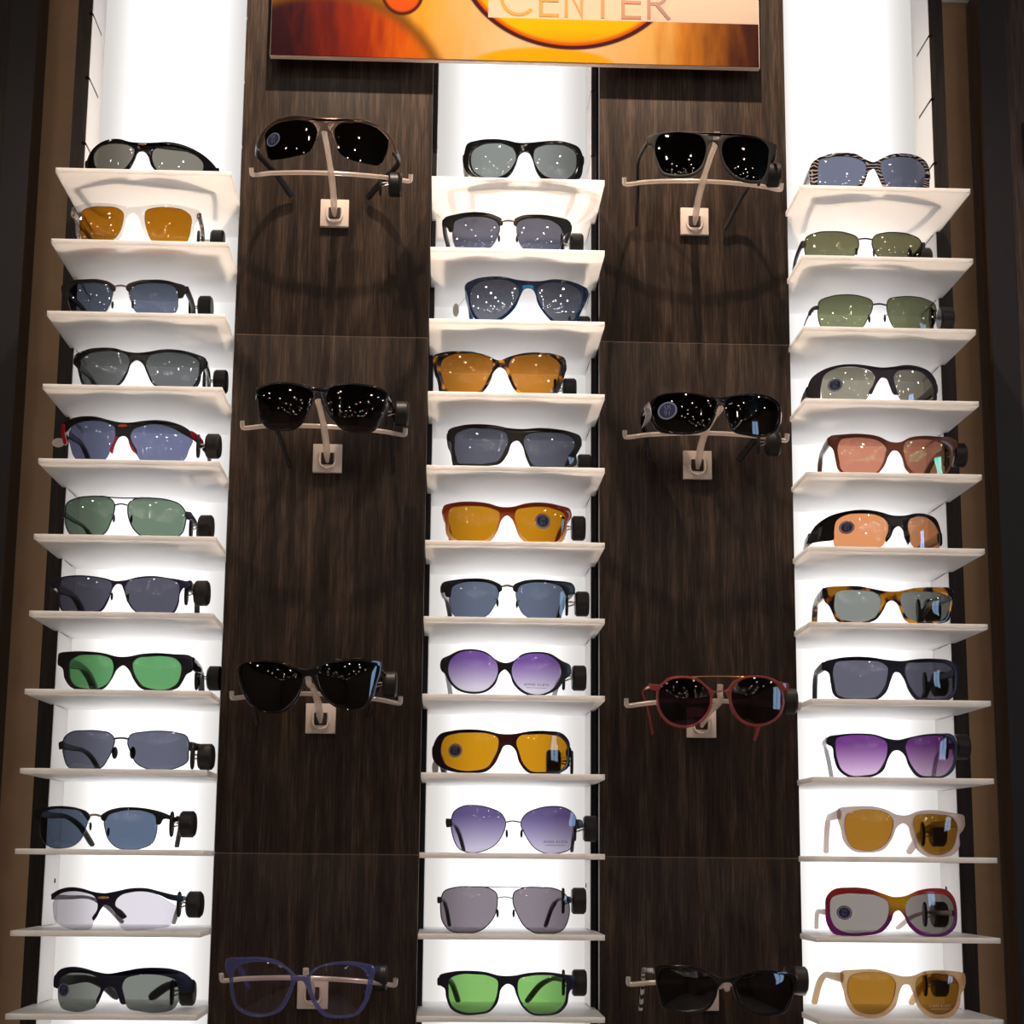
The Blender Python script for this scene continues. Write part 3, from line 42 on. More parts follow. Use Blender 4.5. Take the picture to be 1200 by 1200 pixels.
{'LL':[[-70,27.1],[-67.6,41.3],[-56.1,45.4],[-38.7,45.7],[-20.8,43.6],[-9.5,36.7],[-9,26.6],[-14,14.1],[-23.3,6.2],[-36.8,4.1],[-55.6,4],[-65.4,10],[-69.4,19.2]],'LR':[[9.4,33],[13.8,40.8],[29,45.6],[46.6,46.4],[61.3,44],[68.6,36.1],[70,23.5],[66.5,11],[55.9,4.5],[41.3,3],[27.6,5.8],[16.2,14.3],[10.3,23.6]],'out':[[[-74.2,27],[-72.5,42.8],[-66,50],[-50.2,52.6],[-31.1,51.6],[-16.1,46.8],[-3.8,43],[9,43.9],[25.8,50.2],[45,52.7],[61.5,50.3],[70.8,40.8],[73.6,25],[71,10.9],[59.5,2],[41.2,0],[24.1,2.4],[12.8,12],[6,25.2],[2.1,28.3],[-2.7,26.7],[-6.9,17.3],[-16.5,5.6],[-32.4,1.1],[-51.4,0.1],[-67,2.1],[-73.1,12.9]]],'h':[[-73.8,25.4],[72.4,25]],'stk':[[-55.8,25.1,6]],'arms':[[-73.8,26.8,25.4,-61.8,138,4.5],[72.4,25.8,25,34.1,138,4.5]],'tag':[69.9,84,22.1,58.1,25],'c':'R','r':10,'O':[426.1,14,-78],'yaw':-0,'Rw':0.11,'ah':0.007,'fm':'sunset_fade','am':'cream_clear','lt':[138,131,127],'fd':2.6,'lab':'large oval sunglasses fading from purple to red and yellow with grey lenses, right column','sh':'multicoloured oval sunglasses'},
{'LL':[[-61.1,34.3],[-58.7,42.2],[-47.5,47.2],[-32.5,47.9],[-17.4,45.4],[-11.1,38.4],[-11.7,27.4],[-16.7,14.8],[-26.1,6.1],[-39.7,3.8],[-51.5,7],[-58.6,17]],'LR':[[11.8,33.9],[13.9,41.7],[25.5,46.4],[42.1,46.7],[55.7,43.9],[61.5,36.7],[60.1,22.5],[54.4,10],[42.2,4.2],[29,5.6],[17.9,13.5],[13.3,22.9]],'out':[[[-67.4,48.3],[-51.9,50.6],[-32.4,51.5],[-15.7,47.8],[-3.4,44.5],[9.2,44.9],[22.3,49.6],[38.9,50.8],[55.9,49.7],[69.9,46.8],[69.3,31.8],[64.6,25.6],[62.3,13],[54.1,2.9],[37.1,0.2],[24,2.5],[13.8,11.9],[8.4,27.6],[4.2,35.4],[-2.1,35.4],[-6.2,29],[-11.3,13.3],[-21.6,3.5],[-39.8,0],[-55.2,3.8],[-63,15.3],[-65.4,27.8],[-67.7,35.6]]],'h':[[-67.1,42],[69.2,39.7]],'txt':[[38.4,13,'ANNE KLEIN',25.3,'pale_print']],'arms':[[-67.1,14.5,42,-72.7,138,5.8],[69.2,15.3,39.7,41,138,5.8]],'tag':[65.1,99,30.3,53.3,33.7],'c':'R','r':11,'O':[432.6,14,-164.6],'yaw':-0,'Rw':0.18,'ah':0.011,'fm':'honey_clear','am':'honey_clear','lt':[154,108,36],'fd':2.8,'lab':'honey-coloured translucent sunglasses with brown lenses, bottom shelf of right column','sh':'honey-coloured sunglasses at the bottom right'},
{'LL':[[-73,12.5],[-73.3,19.7],[-63.7,27],[-46.3,28.6],[-29.3,26.5],[-15.8,20.9],[-9.8,12.8],[-11.9,0.8],[-19.7,-12.6],[-36.3,-15.9],[-55.2,-15.5],[-67.6,-12],[-71.6,-2]],'LR':[[8.9,15],[15.2,21.6],[29.6,25.4],[44.1,26.9],[58.6,25],[69.3,18.3],[70.3,6.4],[67.3,-5.3],[61.2,-17.9],[45.2,-20.7],[27.5,-19.2],[16.2,-13.8],[10.9,1.3]],'sol':[[[-83.9,9.6],[-81.5,21],[-72.7,29.1],[-57,34.7],[-38,33.9],[-17.7,29.7],[0.4,27.6],[23.1,29.6],[42.4,31.7],[58.5,29.4],[73.2,21.6],[80,8.6],[79.4,-0.5],[75.2,4.8],[69.3,16.5],[58.6,24.7],[44.1,26.9],[29.6,26.3],[16.8,23],[9.7,15.1],[10.9,1.3],[15.3,-10.4],[7.7,1],[2.5,12],[-4.1,13.6],[-8.7,4.1],[-13.4,-2.6],[-10.6,12],[-15.4,20.9],[-29.3,27.2],[-46.3,29.1],[-63.7,27.4],[-72.8,20.4],[-76.6,10.3],[-80.8,3.1]]],'h':[[-82.1,12.4],[78.1,5.1]],'stk':[[-62.8,10.1,6.3]],'arms':[[-82.1,44.2,12.4,-49.1,130,-18.6],[78.1,40.2,5.1,43.2,130,-19.1]],'tag':[77.8,87,-17.4,65,5.1],'c':'A','r':0,'O':[-223.1,-45,809.4],'yaw':-0,'Rw':0.08,'ah':0.01,'fm':'bronze_black','am':'black_satin','lt':[34,24,14],'fd':2,'lab':'brown-lensed wraparound sport sunglasses with pale bronze rim on the top left bracket','sh':'bronze-rimmed sport sunglasses','br':{'plate':[-219.7,771.4],'bc':[-221.1,30,800.1],'be0':[-316.8,45,802.4],'be1':[-127.7,45,798.9],'ns':[-226.9,-36,834.6]}},
{'LL':[[-69.7,8.9],[-69.2,19.3],[-58.2,24.4],[-36,25],[-19,21.1],[-7.9,14.2],[-10,1.3],[-17.9,-14.1],[-26,-23.4],[-41.1,-25.5],[-56.5,-22.2],[-63.6,-15.7],[-67.5,-3.3]],'LR':[[7.2,10.2],[11.1,19.8],[25.8,24.5],[45.7,25.5],[62.3,23.7],[72.3,18.9],[71,4.8],[66.3,-9.5],[58.4,-23.3],[43.6,-26.3],[27.1,-24],[15.2,-11.8],[9.9,0]],'out':[[[-72.3,23],[-58.3,27.4],[-36,27.6],[-17.4,24.1],[-3.9,20.3],[9.3,22.7],[29.1,26.8],[50.6,27.7],[68.9,25],[75.1,20.1],[73.8,5.2],[68.8,-11],[60.9,-25.1],[43.7,-28.9],[27.2,-26.9],[12.8,-13.6],[4.1,1.6],[0.6,8.3],[-3.6,8.3],[-8,0.5],[-15.3,-16.1],[-25.1,-26.3],[-41,-27.9],[-58.1,-24.6],[-66.6,-14.6],[-70.6,5.5]]],'h':[[-71.1,18.6],[74,18.2]],'arms':[[-71.1,16.9,18.6,-41.3,130,-43.6],[74,18.1,18.2,80.2,130,-46]],'tag':[89.5,87,14.4,77,18.2],'c':'A','r':1,'O':[-221.5,-45,496.7],'yaw':-0,'Rw':0.17,'ah':0.005,'fm':'black_gloss','am':'black_gloss','lt':[26,18,22],'lb':[44,32,36],'fd':2,'lab':'large black square sunglasses on second bracket down of the left wood panel','sh':'large black square sunglasses','br':{'plate':[-219.8,466.2],'bc':[-221,30,491.3],'be0':[-316.2,45,491.9],'be1':[-127.8,45,486.8],'ns':[-225.1,-36,513.3]}},
{'LL':[[-77.7,14.7],[-75.4,20.3],[-60.1,22.6],[-40.1,22.1],[-21.8,16.3],[-9,8.7],[-9.8,-2.7],[-17.4,-18.9],[-28.5,-28.5],[-44.9,-30.8],[-58.3,-26.6],[-69,-13.3],[-74.7,1.5]],'LR':[[8.3,12.2],[12.2,17.9],[28.1,22.7],[45.7,25.1],[61.8,24.3],[71.5,21.2],[70.2,6.4],[65.8,-10.1],[58.1,-23.5],[42.2,-27.4],[27.8,-23],[16.3,-12],[10.3,0.8]],'out':[[[-80.5,19.7],[-68.7,23.3],[-51.8,24.5],[-30.2,22.5],[-15.3,16.8],[-2.2,14.4],[9,18.3],[24.9,25.1],[44,28.3],[63.3,28.1],[76.2,26.5],[75.7,13.3],[72.7,3.3],[68.2,-13.3],[58.9,-25.4],[42.3,-29.6],[26.2,-25],[13.1,-12.9],[4.7,0.7],[-0.4,7.1],[-5.2,6.3],[-7.8,-4.3],[-15.7,-22.1],[-27.5,-32.1],[-46.4,-33.2],[-59.9,-28.6],[-71.5,-14.9],[-78,-0],[-80.5,9.9]]],'h':[[-79.4,13.1],[75.6,18.2]],'arms':[[-79.4,23,13.1,-68.7,130,-36.6],[75.6,21,18.2,58.6,130,-27.4]],'tag':[84.7,57,4.7,72.3,18.2],'c':'A','r':2,'O':[-223,-45,187.7],'yaw':-0,'Rw':0.15,'ah':0.006,'fm':'black_gloss','am':'black_gloss','lt':[14,12,14],'fd':2,'lab':'black cat-eye sunglasses with solid black lenses on third left panel bracket','sh':'solid black cat-eye sunglasses','br':{'plate':[-219,159.3],'bc':[-221.5,30,182.5],'be0':[-316.6,45,178],'be1':[-127,45,174.5],'ns':[-225.6,-36,194]}},
{'LL':[[-72.7,8.3],[-70.6,17.6],[-59.3,23.3],[-41.6,25.2],[-25.5,22.4],[-12.6,14.2],[-10.7,5.1],[-15,-8.7],[-24,-22.5],[-36.5,-27.6],[-52.6,-26.9],[-65.8,-20.5],[-71.3,-5.4]],'LR':[[10.2,9.8],[15.5,17.4],[29.4,22],[46.4,22.7],[60.5,19.5],[68.5,12.4],[68.8,-1.4],[64.5,-16.6],[57,-26.4],[41.6,-29.2],[27.6,-26.7],[18,-16.1],[12.2,-2.4]],'out':[[[-80.9,26.5],[-61.2,29.4],[-41.8,29.8],[-25.7,27],[-12.8,18.8],[-3.1,11.2],[4.7,11.3],[13.9,19],[27.7,24.3],[44.8,26.2],[65.1,24],[75.3,20.8],[75.5,9.2],[74.2,-1.5],[69.2,-16.7],[60.1,-28.7],[41.7,-32.2],[24.6,-29.4],[12.6,-16.1],[5.9,-0.9],[1,5.9],[-4.5,5.1],[-9.6,-7.1],[-19.2,-23.9],[-34.8,-30.6],[-54.1,-30.3],[-69.4,-21.4],[-75.3,-5.6],[-77.6,8.1],[-80.4,14.2]]],'h':[[-79.6,20.4],[74.9,16.2]],'arms':[[-79.6,20.7,20.4,-67.6,130,-9.6],[74.9,18.5,16.2,62.9,130,-13.8]],'tag':[80.3,96,4.4,68,10.2],'c':'A','r':3,'O':[-223,-45,-131.8],'yaw':-0,'Rw':0.17,'ah':0.008,'fm':'blue_clear','am':'blue_clear','lt':[215,210,225],'mir':[0.06,[0.8,0.85,1]],'fd':2,'lab':'translucent blue eyeglasses with clear lenses on the lowest left panel bracket','sh':'translucent blue eyeglasses','br':{'plate':[-219.1,-147.3],'bc':[-221.8,30,-127.5],'be0':[-316.1,45,-131.4],'be1':[-126.2,45,-135.2],'ns':[-219,-36,-118]}},
{'LL':[[-66,17.8],[-62.5,26.1],[-49.7,28.6],[-30.4,27.2],[-14.1,22],[-9.3,12.4],[-10.3,-1.6],[-16.2,-15.4],[-27.6,-22.9],[-43.6,-22.9],[-56.4,-19.1],[-63.4,-5.2]],'LR':[[9.7,9.4],[13.1,18.3],[25.9,23.6],[43.1,24.6],[58.8,22.5],[65.8,15.9],[65.6,1.8],[62.6,-14.5],[56.2,-25.1],[42.2,-27.9],[26.9,-24.2],[15.2,-12.9],[10.4,-1]],'out':[[[-75.2,26.2],[-60.8,29.8],[-43.2,29.8],[-27.1,28.4],[-10.8,27.4],[9.1,27.2],[31,27.6],[50.1,27.3],[67.8,24.1],[76.8,21.5],[72,6.5],[68.2,-3],[64.9,-17.6],[56.2,-28.2],[40.4,-31],[25.1,-27.3],[12.7,-14.8],[7.1,0.6],[4.7,12.7],[-0.2,16.9],[-4,15.9],[-6.4,10.7],[-8.2,-5],[-14.6,-18.9],[-27.6,-25.9],[-43.7,-26],[-58,-21.9],[-66.1,-4.9],[-68.1,11.1],[-71.2,16.8],[-75.2,18.3]]],'hol':[[[-6.7,23.7],[9,23.7],[6.5,20.1],[-2.7,19.8]]],'h':[[-74.4,21.7],[75.8,19.2]],'arms':[[-74.4,18.3,21.7,-75.8,130,-41.2],[75.8,18.9,19.2,32.4,130,-43.2]],'tag':[79.4,57,-0.2,67.1,19.2],'c':'B','r':0,'O':[223.9,-45,803.7],'yaw':-0,'Rw':0.17,'ah':0.005,'fm':'matte_brown_black','am':'matte_brown_black','lt':[10,10,12],'fd':2,'lab':'matte double-bridge sunglasses with black lenses on the top right panel bracket','sh':'matte double-bridge black-lensed sunglasses','br':{'plate':[219.7,771.1],'bc':[221.7,30,800.8],'be0':[129.4,45,801.2],'be1':[318.7,45,798.6],'ns':[229.3,-36,833.1]}},
{'LL':[[-73.2,14.4],[-68.6,22],[-53.6,24.3],[-33.9,21.9],[-18.4,18],[-5.1,11.6],[-7.9,0],[-15.7,-16.3],[-29.7,-21.5],[-49.4,-20.3],[-65.9,-13.5],[-72.5,-0.7]],'LR':[[5.4,11.8],[10.7,16.6],[25.4,20.5],[41,22.6],[57.1,20.3],[68.6,14.5],[69.4,1.4],[63.8,-13.1],[52.7,-20.5],[29.9,-22],[14.8,-19.1],[7.7,-3]],'out':[[[-76.4,18.4],[-68.6,24.5],[-52.1,26.1],[-33.9,23.8],[-18.4,20.3],[-2.6,17.3],[8.8,18.8],[27.2,22.8],[44.6,25.2],[60.9,24.4],[72.1,18.6],[73.7,2.3],[67.6,-14],[54.4,-23],[29.8,-24.8],[13.1,-21.1],[5.5,-3.1],[2.1,8.4],[-1.9,7.5],[-5.7,-3.3],[-14.6,-19.6],[-29.7,-24.3],[-49.4,-22.8],[-68.9,-16],[-75.3,-3.5]]],'acc':[[[[-82.4,13.7],[-77,18.8],[-75.9,-3.4],[-85.1,-10.3],[-80.6,4.2]],'steel']],'h':[[-76.1,11.6],[72.8,5.4]],'stk':[[-58,5.3,7.9]],'arms':[[-76.1,34.2,11.6,-66.9,130,-24.7],[72.8,31.4,5.4,40.4,130,-26.3]],'tag':[73.5,81,-16,61.2,5.4],'c':'B','r':1,'O':[228.3,-45,497.7],'yaw':-0,'Rw':0.09,'ah':0.009,'fm':'black_gloss','am':'black_gloss','lt':[10,8,8],'fd':2,'lab':'black wraparound sunglasses with round sticker on the second right panel bracket','sh':'black wraparound sunglasses on a bracket','br':{'plate':[220.2,466],'bc':[221,30,491.5],'be0':[129.4,45,488.8],'be1':[319.6,45,488.3],'ns':[231.9,-36,513.3]}},  # steel piece stands in for the bright highlight on the left temple
{'LL':[[-66.4,1.8],[-64.7,13.7],[-55.5,21.8],[-38.7,24.6],[-21.9,19.4],[-12.7,8.3],[-12,-3.6],[-18.9,-17.2],[-29.1,-24.9],[-42.5,-26.6],[-55.8,-21.4],[-64,-10.2]],'LR':[[12.1,3.5],[14.9,15.6],[24.6,23.5],[40.6,26.5],[56.8,23.7],[67.7,13.8],[69.6,1.9],[65.3,-12],[52.4,-21.9],[36.2,-24],[22.3,-18.4],[14.6,-6.6]],'out':[[[-76.2,19.5],[-65.5,18],[-57.1,24.8],[-39.5,27.2],[-23.6,24],[-13.5,15.2],[-8.4,11.5],[7.1,12.8],[13.2,20.7],[24.7,26.4],[40.7,28.9],[56.9,27.1],[67.8,22.4],[78.1,21.2],[77.9,15.7],[72.3,12.3],[73,0.3],[68,-13.6],[54.1,-24.4],[36.2,-27.3],[20.5,-21.3],[11.1,-8.4],[8.3,3.5],[5.3,9.4],[0.1,10.5],[-6.4,8.7],[-8.9,-1.9],[-10.4,-8.7],[-17.3,-20.6],[-29.1,-28],[-42.5,-29.7],[-57.4,-24.3],[-66.5,-11.9],[-69.2,1.8],[-69.1,11.2],[-75.4,13.6]]],'tub':[[[[-37,25.8],[-21.9,26.4],[-1.4,27.1],[19.4,26.9],[35.3,26.7]],0.8,'gold']],'h':[[-74.6,17],[77.1,18.2]],'arms':[[-74.6,15.9,17,-59.1,130,-27.6],[77.1,16.8,18.2,59.1,130,-33.4]],'tag':[86,54,5.3,73.7,18.2],'c':'B','r':2,'O':[223.9,-45,173.7],'yaw':-0,'Rw':0.2,'ah':0.004,'fm':'pink_clear','am':'pink_clear','lt':[52,22,42],'fd':2,'lab':'pink translucent round double-bridge sunglasses with dark plum lenses on right panel bracket','sh':'pink round double-bridge sunglasses','br':{'plate':[221.7,159.6],'bc':[233.6,30,180.2],'be0':[130.2,45,175.2],'be1':[327.4,45,173.7],'ns':[225.4,-36,188.1]}},
{'LL':[[-69.9,12.1],[-67.5,19.4],[-49.9,22.1],[-32.1,19.6],[-15.9,13.4],[-10.7,7],[-12.8,-4.3],[-21.1,-17.3],[-34.1,-21.2],[-50.2,-21.2],[-62.9,-16.8],[-67.6,-4.1]],'LR':[[11,7.1],[17.6,14.4],[36.6,17.5],[56.1,16.5],[72.5,11.3],[74.8,4.7],[71.7,-8.2],[62.6,-20.9],[46.4,-24.2],[29,-22.3],[17.5,-13.8],[12.6,-2.5]],'out':[[[-73.8,22.5],[-54.7,25],[-35.3,24.3],[-15.8,17.4],[-2.7,11.9],[5.7,12.7],[17.6,17.6],[36.7,21.1],[56.2,20.1],[70.8,17.4],[80,12.8],[77.9,1.4],[73.9,-9.8],[64.4,-23.8],[46.4,-26.9],[27.2,-25.1],[14.6,-15.4],[8.5,-2.5],[5.6,7.1],[-2.7,7.1],[-7.4,2.2],[-10.4,-7.5],[-19.2,-20.4],[-34.2,-23.9],[-51.8,-24],[-65.3,-19.8],[-70.5,-4.2],[-73.1,11.9]]],'h':[[-73,18.1],[79,10.8]],'arms':[[-73,19.8,18.1,-76.6,130,-30.8],[79,22.8,10.8,67,130,-19.2]],'tag':[89.3,54,7.5,77.1,10.8],'c':'B','r':3,'O':[225.8,-45,-132.2],'yaw':-0,'Rw':0.15,'ah':0.006,'fm':'black_gloss','am':'silver_link','lt':[30,18,32],'fd':2,'lab':'black cat-eye sunglasses with silver link temple on the lowest right panel bracket','sh':'cat-eye sunglasses with silver link temple','br':{'plate':[221,-146.6],'bc':[234.5,30,-129.9],'be0':[131.5,45,-132.4],'be1':[327.4,45,-141.2],'ns':[229.4,-36,-127.3]}}]

SC=bpy.context.scene; COL=SC.collection
PI=math.pi
XL,XR,Z0,DZ,YW,YF,WR=CP['xL'],CP['xR'],CP['z0'],CP['dz'],CP['d1'],CP['fr'],CP['wr']
YB=CP['d1']+CP['d2']; SW=0.1016; ST=CP['t']
EM=1.5
# ------------------------------------------------------------------ materials
def lin(c):
    f=lambda x:(x/12.92 if x<=.04045 else ((x+.055)/1.055)**2.4)
    return tuple(f(x/255.) for x in c[:3])+(1,)
def newmat(name):
    m=bpy.data.materials.new(name); m.use_nodes=True
    nt=m.node_tree; nt.nodes.clear()
    out=nt.nodes.new('ShaderNodeOutputMaterial')
    return m,nt,out
def N(nt,t,**k):
    n=nt.nodes.new(t)
    for a,b in k.items():
        if a.startswith('i_'):
            a=a[2:]; n.inputs[int(a) if a.isdigit() else a].default_value=b
        else: setattr(n,a,b)
    return n
def princ(name,col,rough=.4,metal=0.,spec=.5,coat=0,**k):
    m,nt,out=newmat(name)
    b=N(nt,'ShaderNodeBsdfPrincipled'); b.inputs['Base Color'].default_value=col if len(col)==4 else tuple(col)+(1,)
    b.inputs['Roughness'].default_value=rough; b.inputs['Metallic'].default_value=metal
    b.inputs['Specular IOR Level'].default_value=spec; b.inputs['Coat Weight'].default_value=coat
    nt.links.new(b.outputs[0],out.inputs[0])
    m['b']=1
    return m
def ramp(nt,stops,interp='LINEAR'):
    r=N(nt,'ShaderNodeValToRGB'); e=r.color_ramp; e.interpolation=interp
    while len(e.elements)<len(stops): e.elements.new(.5)
    for x,(p,c) in zip(e.elements,stops): x.position=p; x.color=c
    return r
def ptex(name,build,rough=.25,coat=0.,spec=.5):
    m,nt,out=newmat(name)
    b=N(nt,'ShaderNodeBsdfPrincipled'); b.inputs['Roughness'].default_value=rough; b.inputs['Coat Weight'].default_value=coat
    b.inputs['Specular IOR Level'].default_value=spec
    tc=N(nt,'ShaderNodeTexCoord')
    nt.links.new(build(nt,tc),b.inputs['Base Color']); nt.links.new(b.outputs[0],out.inputs[0])
    return m,nt,b
M={}
M['black_gloss']=princ('black_gloss_acetate',(.006,.006,.007),.08,spec=.6)
M['black_satin']=princ('black_satin_plastic',(.009,.009,.013),.32)
M['black_matte']=princ('black_matte_plastic',(.011,.010,.010),.55)
M['matte_brown_black']=princ('brown_black_matte_plastic',(.018,.014,.012),.5)
M['navy_satin']=princ('navy_black_plastic',(.010,.011,.034),.35)
M['plum_satin']=princ('plum_black_plastic',(.026,.020,.034),.35)
M['plum_metal']=princ('plum_metal',(.05,.04,.085),.35,.6)
M['bronze_black']=princ('bronze_black_metallic',(.20,.14,.115),.22,.75)
M['blue_gloss']=princ('blue_gloss_plastic',(.015,.16,.42),.15)
M['red_gloss']=princ('red_rubber',(.55,.008,.03),.3)
M['red_brown']=princ('red_brown_acetate',(.19,.052,.022),.22)
M['gunmetal']=princ('gunmetal',(.07,.07,.085),.3,.8)
M['steel']=princ('steel_wire',(.45,.45,.47),.25,.9)
M['gold']=princ('gold_metal',(.75,.48,.2),.25,1)
M['rose_metal']=princ('rose_metal',(.55,.42,.38),.28,.9)
M['grey_rubber']=princ('grey_rubber',(.42,.42,.42),.5)
M['ember']=princ('red_orange_badge',(.9,.12,.01),.3)
M['rubber']=princ('tag_black_plastic',(.012,.009,.009),.42)
M['chrome']=princ('chrome_pin',(.7,.7,.72),.12,1)
M['dark_print']=princ('dark_print',(.12,.09,.17),.6)
M['pale_print']=princ('pale_print',(.55,.48,.4),.6)
M['sticker_blue']=princ('sticker_navy',(.012,.022,.085),.5)
M['sticker_ring']=princ('sticker_pale_ring',(.16,.19,.30),.5)
M['paper']=princ('paper_tag',(.72,.70,.66),.7)
M['paper_ink']=princ('paper_tag_ink',(.16,.15,.15),.7)
def torto(dark,mid,light,scale=55):
    TH=.535 if scale==58 else .495
    def b(nt,tc):
        mp=N(nt,'ShaderNodeMapping'); nt.links.new(tc.outputs['Object'],mp.inputs[0])
        n=N(nt,'ShaderNodeTexNoise',i_Scale=scale*1.5,i_Detail=1.5,i_Roughness=.45); nt.links.new(mp.outputs[0],n.inputs['Vector'])
        r=ramp(nt,[(0,dark),(TH,dark),(TH+.045,mid),(TH+.095,light),(1,light)]); nt.links.new(n.outputs[0],r.inputs[0])
        return r.outputs[0]
    return b
M['tortoise']=ptex('tortoiseshell_acetate',torto((.007,.006,.012,1),(.34,.10,.010,1),(.85,.40,.02,1),44),.12,0,.6)[0]
M['tortoise_dark']=ptex('dark_tortoiseshell_acetate',torto((.010,.005,.006,1),(.22,.07,.010,1),(.80,.36,.02,1),58),.12,0,.6)[0]
M['tortoise_arm']=ptex('tortoiseshell_arm',torto((.02,.01,.01,1),(.25,.09,.02,1),(.6,.35,.12,1),90),.15)[0]
def zeb(nt,tc):
    w=N(nt,'ShaderNodeTexWave',i_Scale=70.,i_Distortion=9.,i_Detail=1.5); w.bands_direction='Z'
    nt.links.new(tc.outputs['Object'],w.inputs[0])
    r=ramp(nt,[(0,(.01,.008,.014,1)),(.7,(.012,.01,.018,1)),(.82,(.30,.25,.24,1)),(1,(.5,.44,.4,1))]); nt.links.new(w.outputs[0],r.inputs[0]); return r.outputs[0]
M['zebra']=ptex('black_silver_striped_acetate',zeb,.1)[0]
def sil(nt,tc):
    w=N(nt,'ShaderNodeTexWave',i_Scale=45.,i_Distortion=3.); w.bands_direction='Y'
    nt.links.new(tc.outputs['Object'],w.inputs[0])
    r=ramp(nt,[(0,(.02,.02,.02,1)),(.3,(.05,.05,.05,1)),(.45,(.75,.72,.68,1)),(1,(.8,.78,.75,1))]); nt.links.new(w.outputs[0],r.inputs[0]); return r.outputs[0]
M['silver_link']=ptex('silver_link_arm',sil,.2)[0]
def fade(stops,axis='Z',x0=0.,x1=.05,hsv=None):
    def b(nt,tc):
        s=N(nt,'ShaderNodeSeparateXYZ'); nt.links.new(tc.outputs['Object'],s.inputs[0])
        mr=N(nt,'ShaderNodeMapRange'); mr.inputs['From Min'].default_value=x0; mr.inputs['From Max'].default_value=x1
        n=N(nt,'ShaderNodeTexNoise',i_Scale=70.); nt.links.new(tc.outputs['Object'],n.inputs['Vector'])
        ad=N(nt,'ShaderNodeMath',operation='MULTIPLY_ADD'); ad.inputs[1].default_value=.010; nt.links.new(n.outputs[0],ad.inputs[0]); nt.links.new(s.outputs[axis],ad.inputs[2])
        nt.links.new(ad.outputs[0],mr.inputs[0])
        r=ramp(nt,stops); nt.links.new(mr.outputs[0],r.inputs[0]); return r.outputs[0]
    return b
M['amber_fade']=ptex('amber_tortoise_fade',fade([(0,(.86,.62,.42,1)),(.3,(.75,.38,.12,1)),(.62,(.55,.13,.01,1)),(.85,(.36,.035,.006,1)),(1,(.30,.03,.01,1))]),.12)[0]
M['blue_black']=princ('blue_black_gloss',(.006,.022,.075),.1)
M['brown_black']=ptex('brown_centre_black_acetate',fade([(0,(.012,.006,.016,1)),(.36,(.014,.006,.016,1)),(.48,(.085,.012,.008,1)),(.54,(.085,.012,.008,1)),(.66,(.014,.006,.016,1)),(1,(.012,.006,.018,1))],'X',-.07,.07),.2)[0]
# sunset frame: radial from bridge (yellow) to red top to purple base
def sunset(nt,tc):
    s=N(nt,'ShaderNodeSeparateXYZ'); nt.links.new(tc.outputs['Object'],s.inputs[0])
    ab=N(nt,'ShaderNodeMath',operation='ABSOLUTE'); nt.links.new(s.outputs['X'],ab.inputs[0])
    r1=ramp(nt,[(0,(.17,.008,.17,1)),(.3,(.20,.018,.19,1)),(.62,(.30,.03,.07,1)),(.9,(.55,.045,.04,1))])
    m1=N(nt,'ShaderNodeMapRange'); m1.inputs['From Max'].default_value=.052; nt.links.new(s.outputs['Z'],m1.inputs[0]); nt.links.new(m1.outputs[0],r1.inputs[0])
    m2=N(nt,'ShaderNodeMapRange'); m2.inputs['From Min'].default_value=.009; m2.inputs['From Max'].default_value=.026; m2.inputs['To Min'].default_value=1.; m2.inputs['To Max'].default_value=0.; nt.links.new(ab.outputs[0],m2.inputs[0])
    m3=N(nt,'ShaderNodeMapRange'); m3.inputs['From Min'].default_value=.022; m3.inputs['From Max'].default_value=.034; nt.links.new(s.outputs['Z'],m3.inputs[0])
    mu=N(nt,'ShaderNodeMath',operation='MULTIPLY'); nt.links.new(m2.outputs[0],mu.inputs[0]); nt.links.new(m3.outputs[0],mu.inputs[1])
    mx=N(nt,'ShaderNodeMixRGB'); nt.links.new(mu.outputs[0],mx.inputs[0]); nt.links.new(r1.outputs[0],mx.inputs[1]); mx.inputs[2].default_value=(.85,.45,.02,1)
    return mx.outputs[0]
M['sunset_fade']=ptex('sunset_fade_acetate',sunset,.18)[0]
def clearmat(name,col,solid=.35,gl=.05,rough=.05,transp=(1,1,1,1)):
    m,nt,out=newmat(name)
    t=N(nt,'ShaderNodeBsdfTransparent'); t.inputs[0].default_value=transp
    d=N(nt,'ShaderNodeBsdfDiffuse'); d.inputs[0].default_value=col
    tl=N(nt,'ShaderNodeBsdfTranslucent'); tl.inputs[0].default_value=col
    a0=N(nt,'ShaderNodeMixShader',i_0=.5); nt.links.new(d.outputs[0],a0.inputs[1]); nt.links.new(tl.outputs[0],a0.inputs[2])
    a=N(nt,'ShaderNodeMixShader'); a.inputs[0].default_value=solid; nt.links.new(t.outputs[0],a.inputs[1]); nt.links.new(a0.outputs[0],a.inputs[2])
    g=N(nt,'ShaderNodeBsdfGlossy'); g.inputs['Roughness'].default_value=rough
    lw=N(nt,'ShaderNodeLayerWeight',i_Blend=.5); pw=N(nt,'ShaderNodeMath',operation='POWER'); pw.inputs[1].default_value=2.5; nt.links.new(lw.outputs['Facing'],pw.inputs[0])
    ma=N(nt,'ShaderNodeMath',operation='MULTIPLY_ADD'); ma.inputs[1].default_value=.55; ma.inputs[2].default_value=gl; nt.links.new(pw.outputs[0],ma.inputs[0])
    s=N(nt,'ShaderNodeMixShader'); nt.links.new(ma.outputs[0],s.inputs[0]); nt.links.new(a.outputs[0],s.inputs[1]); nt.links.new(g.outputs[0],s.inputs[2])
    nt.links.new(s.outputs[0],out.inputs[0]); return m
M['clear_acetate']=clearmat('crystal_acetate',(.9,.86,.82,1),.14,.04,.05,(.97,.96,.95,1))
M['cream_clear']=clearmat('milky_cream_acetate',(.86,.72,.65,1),.58,.03,.15,(.97,.9,.86,1))
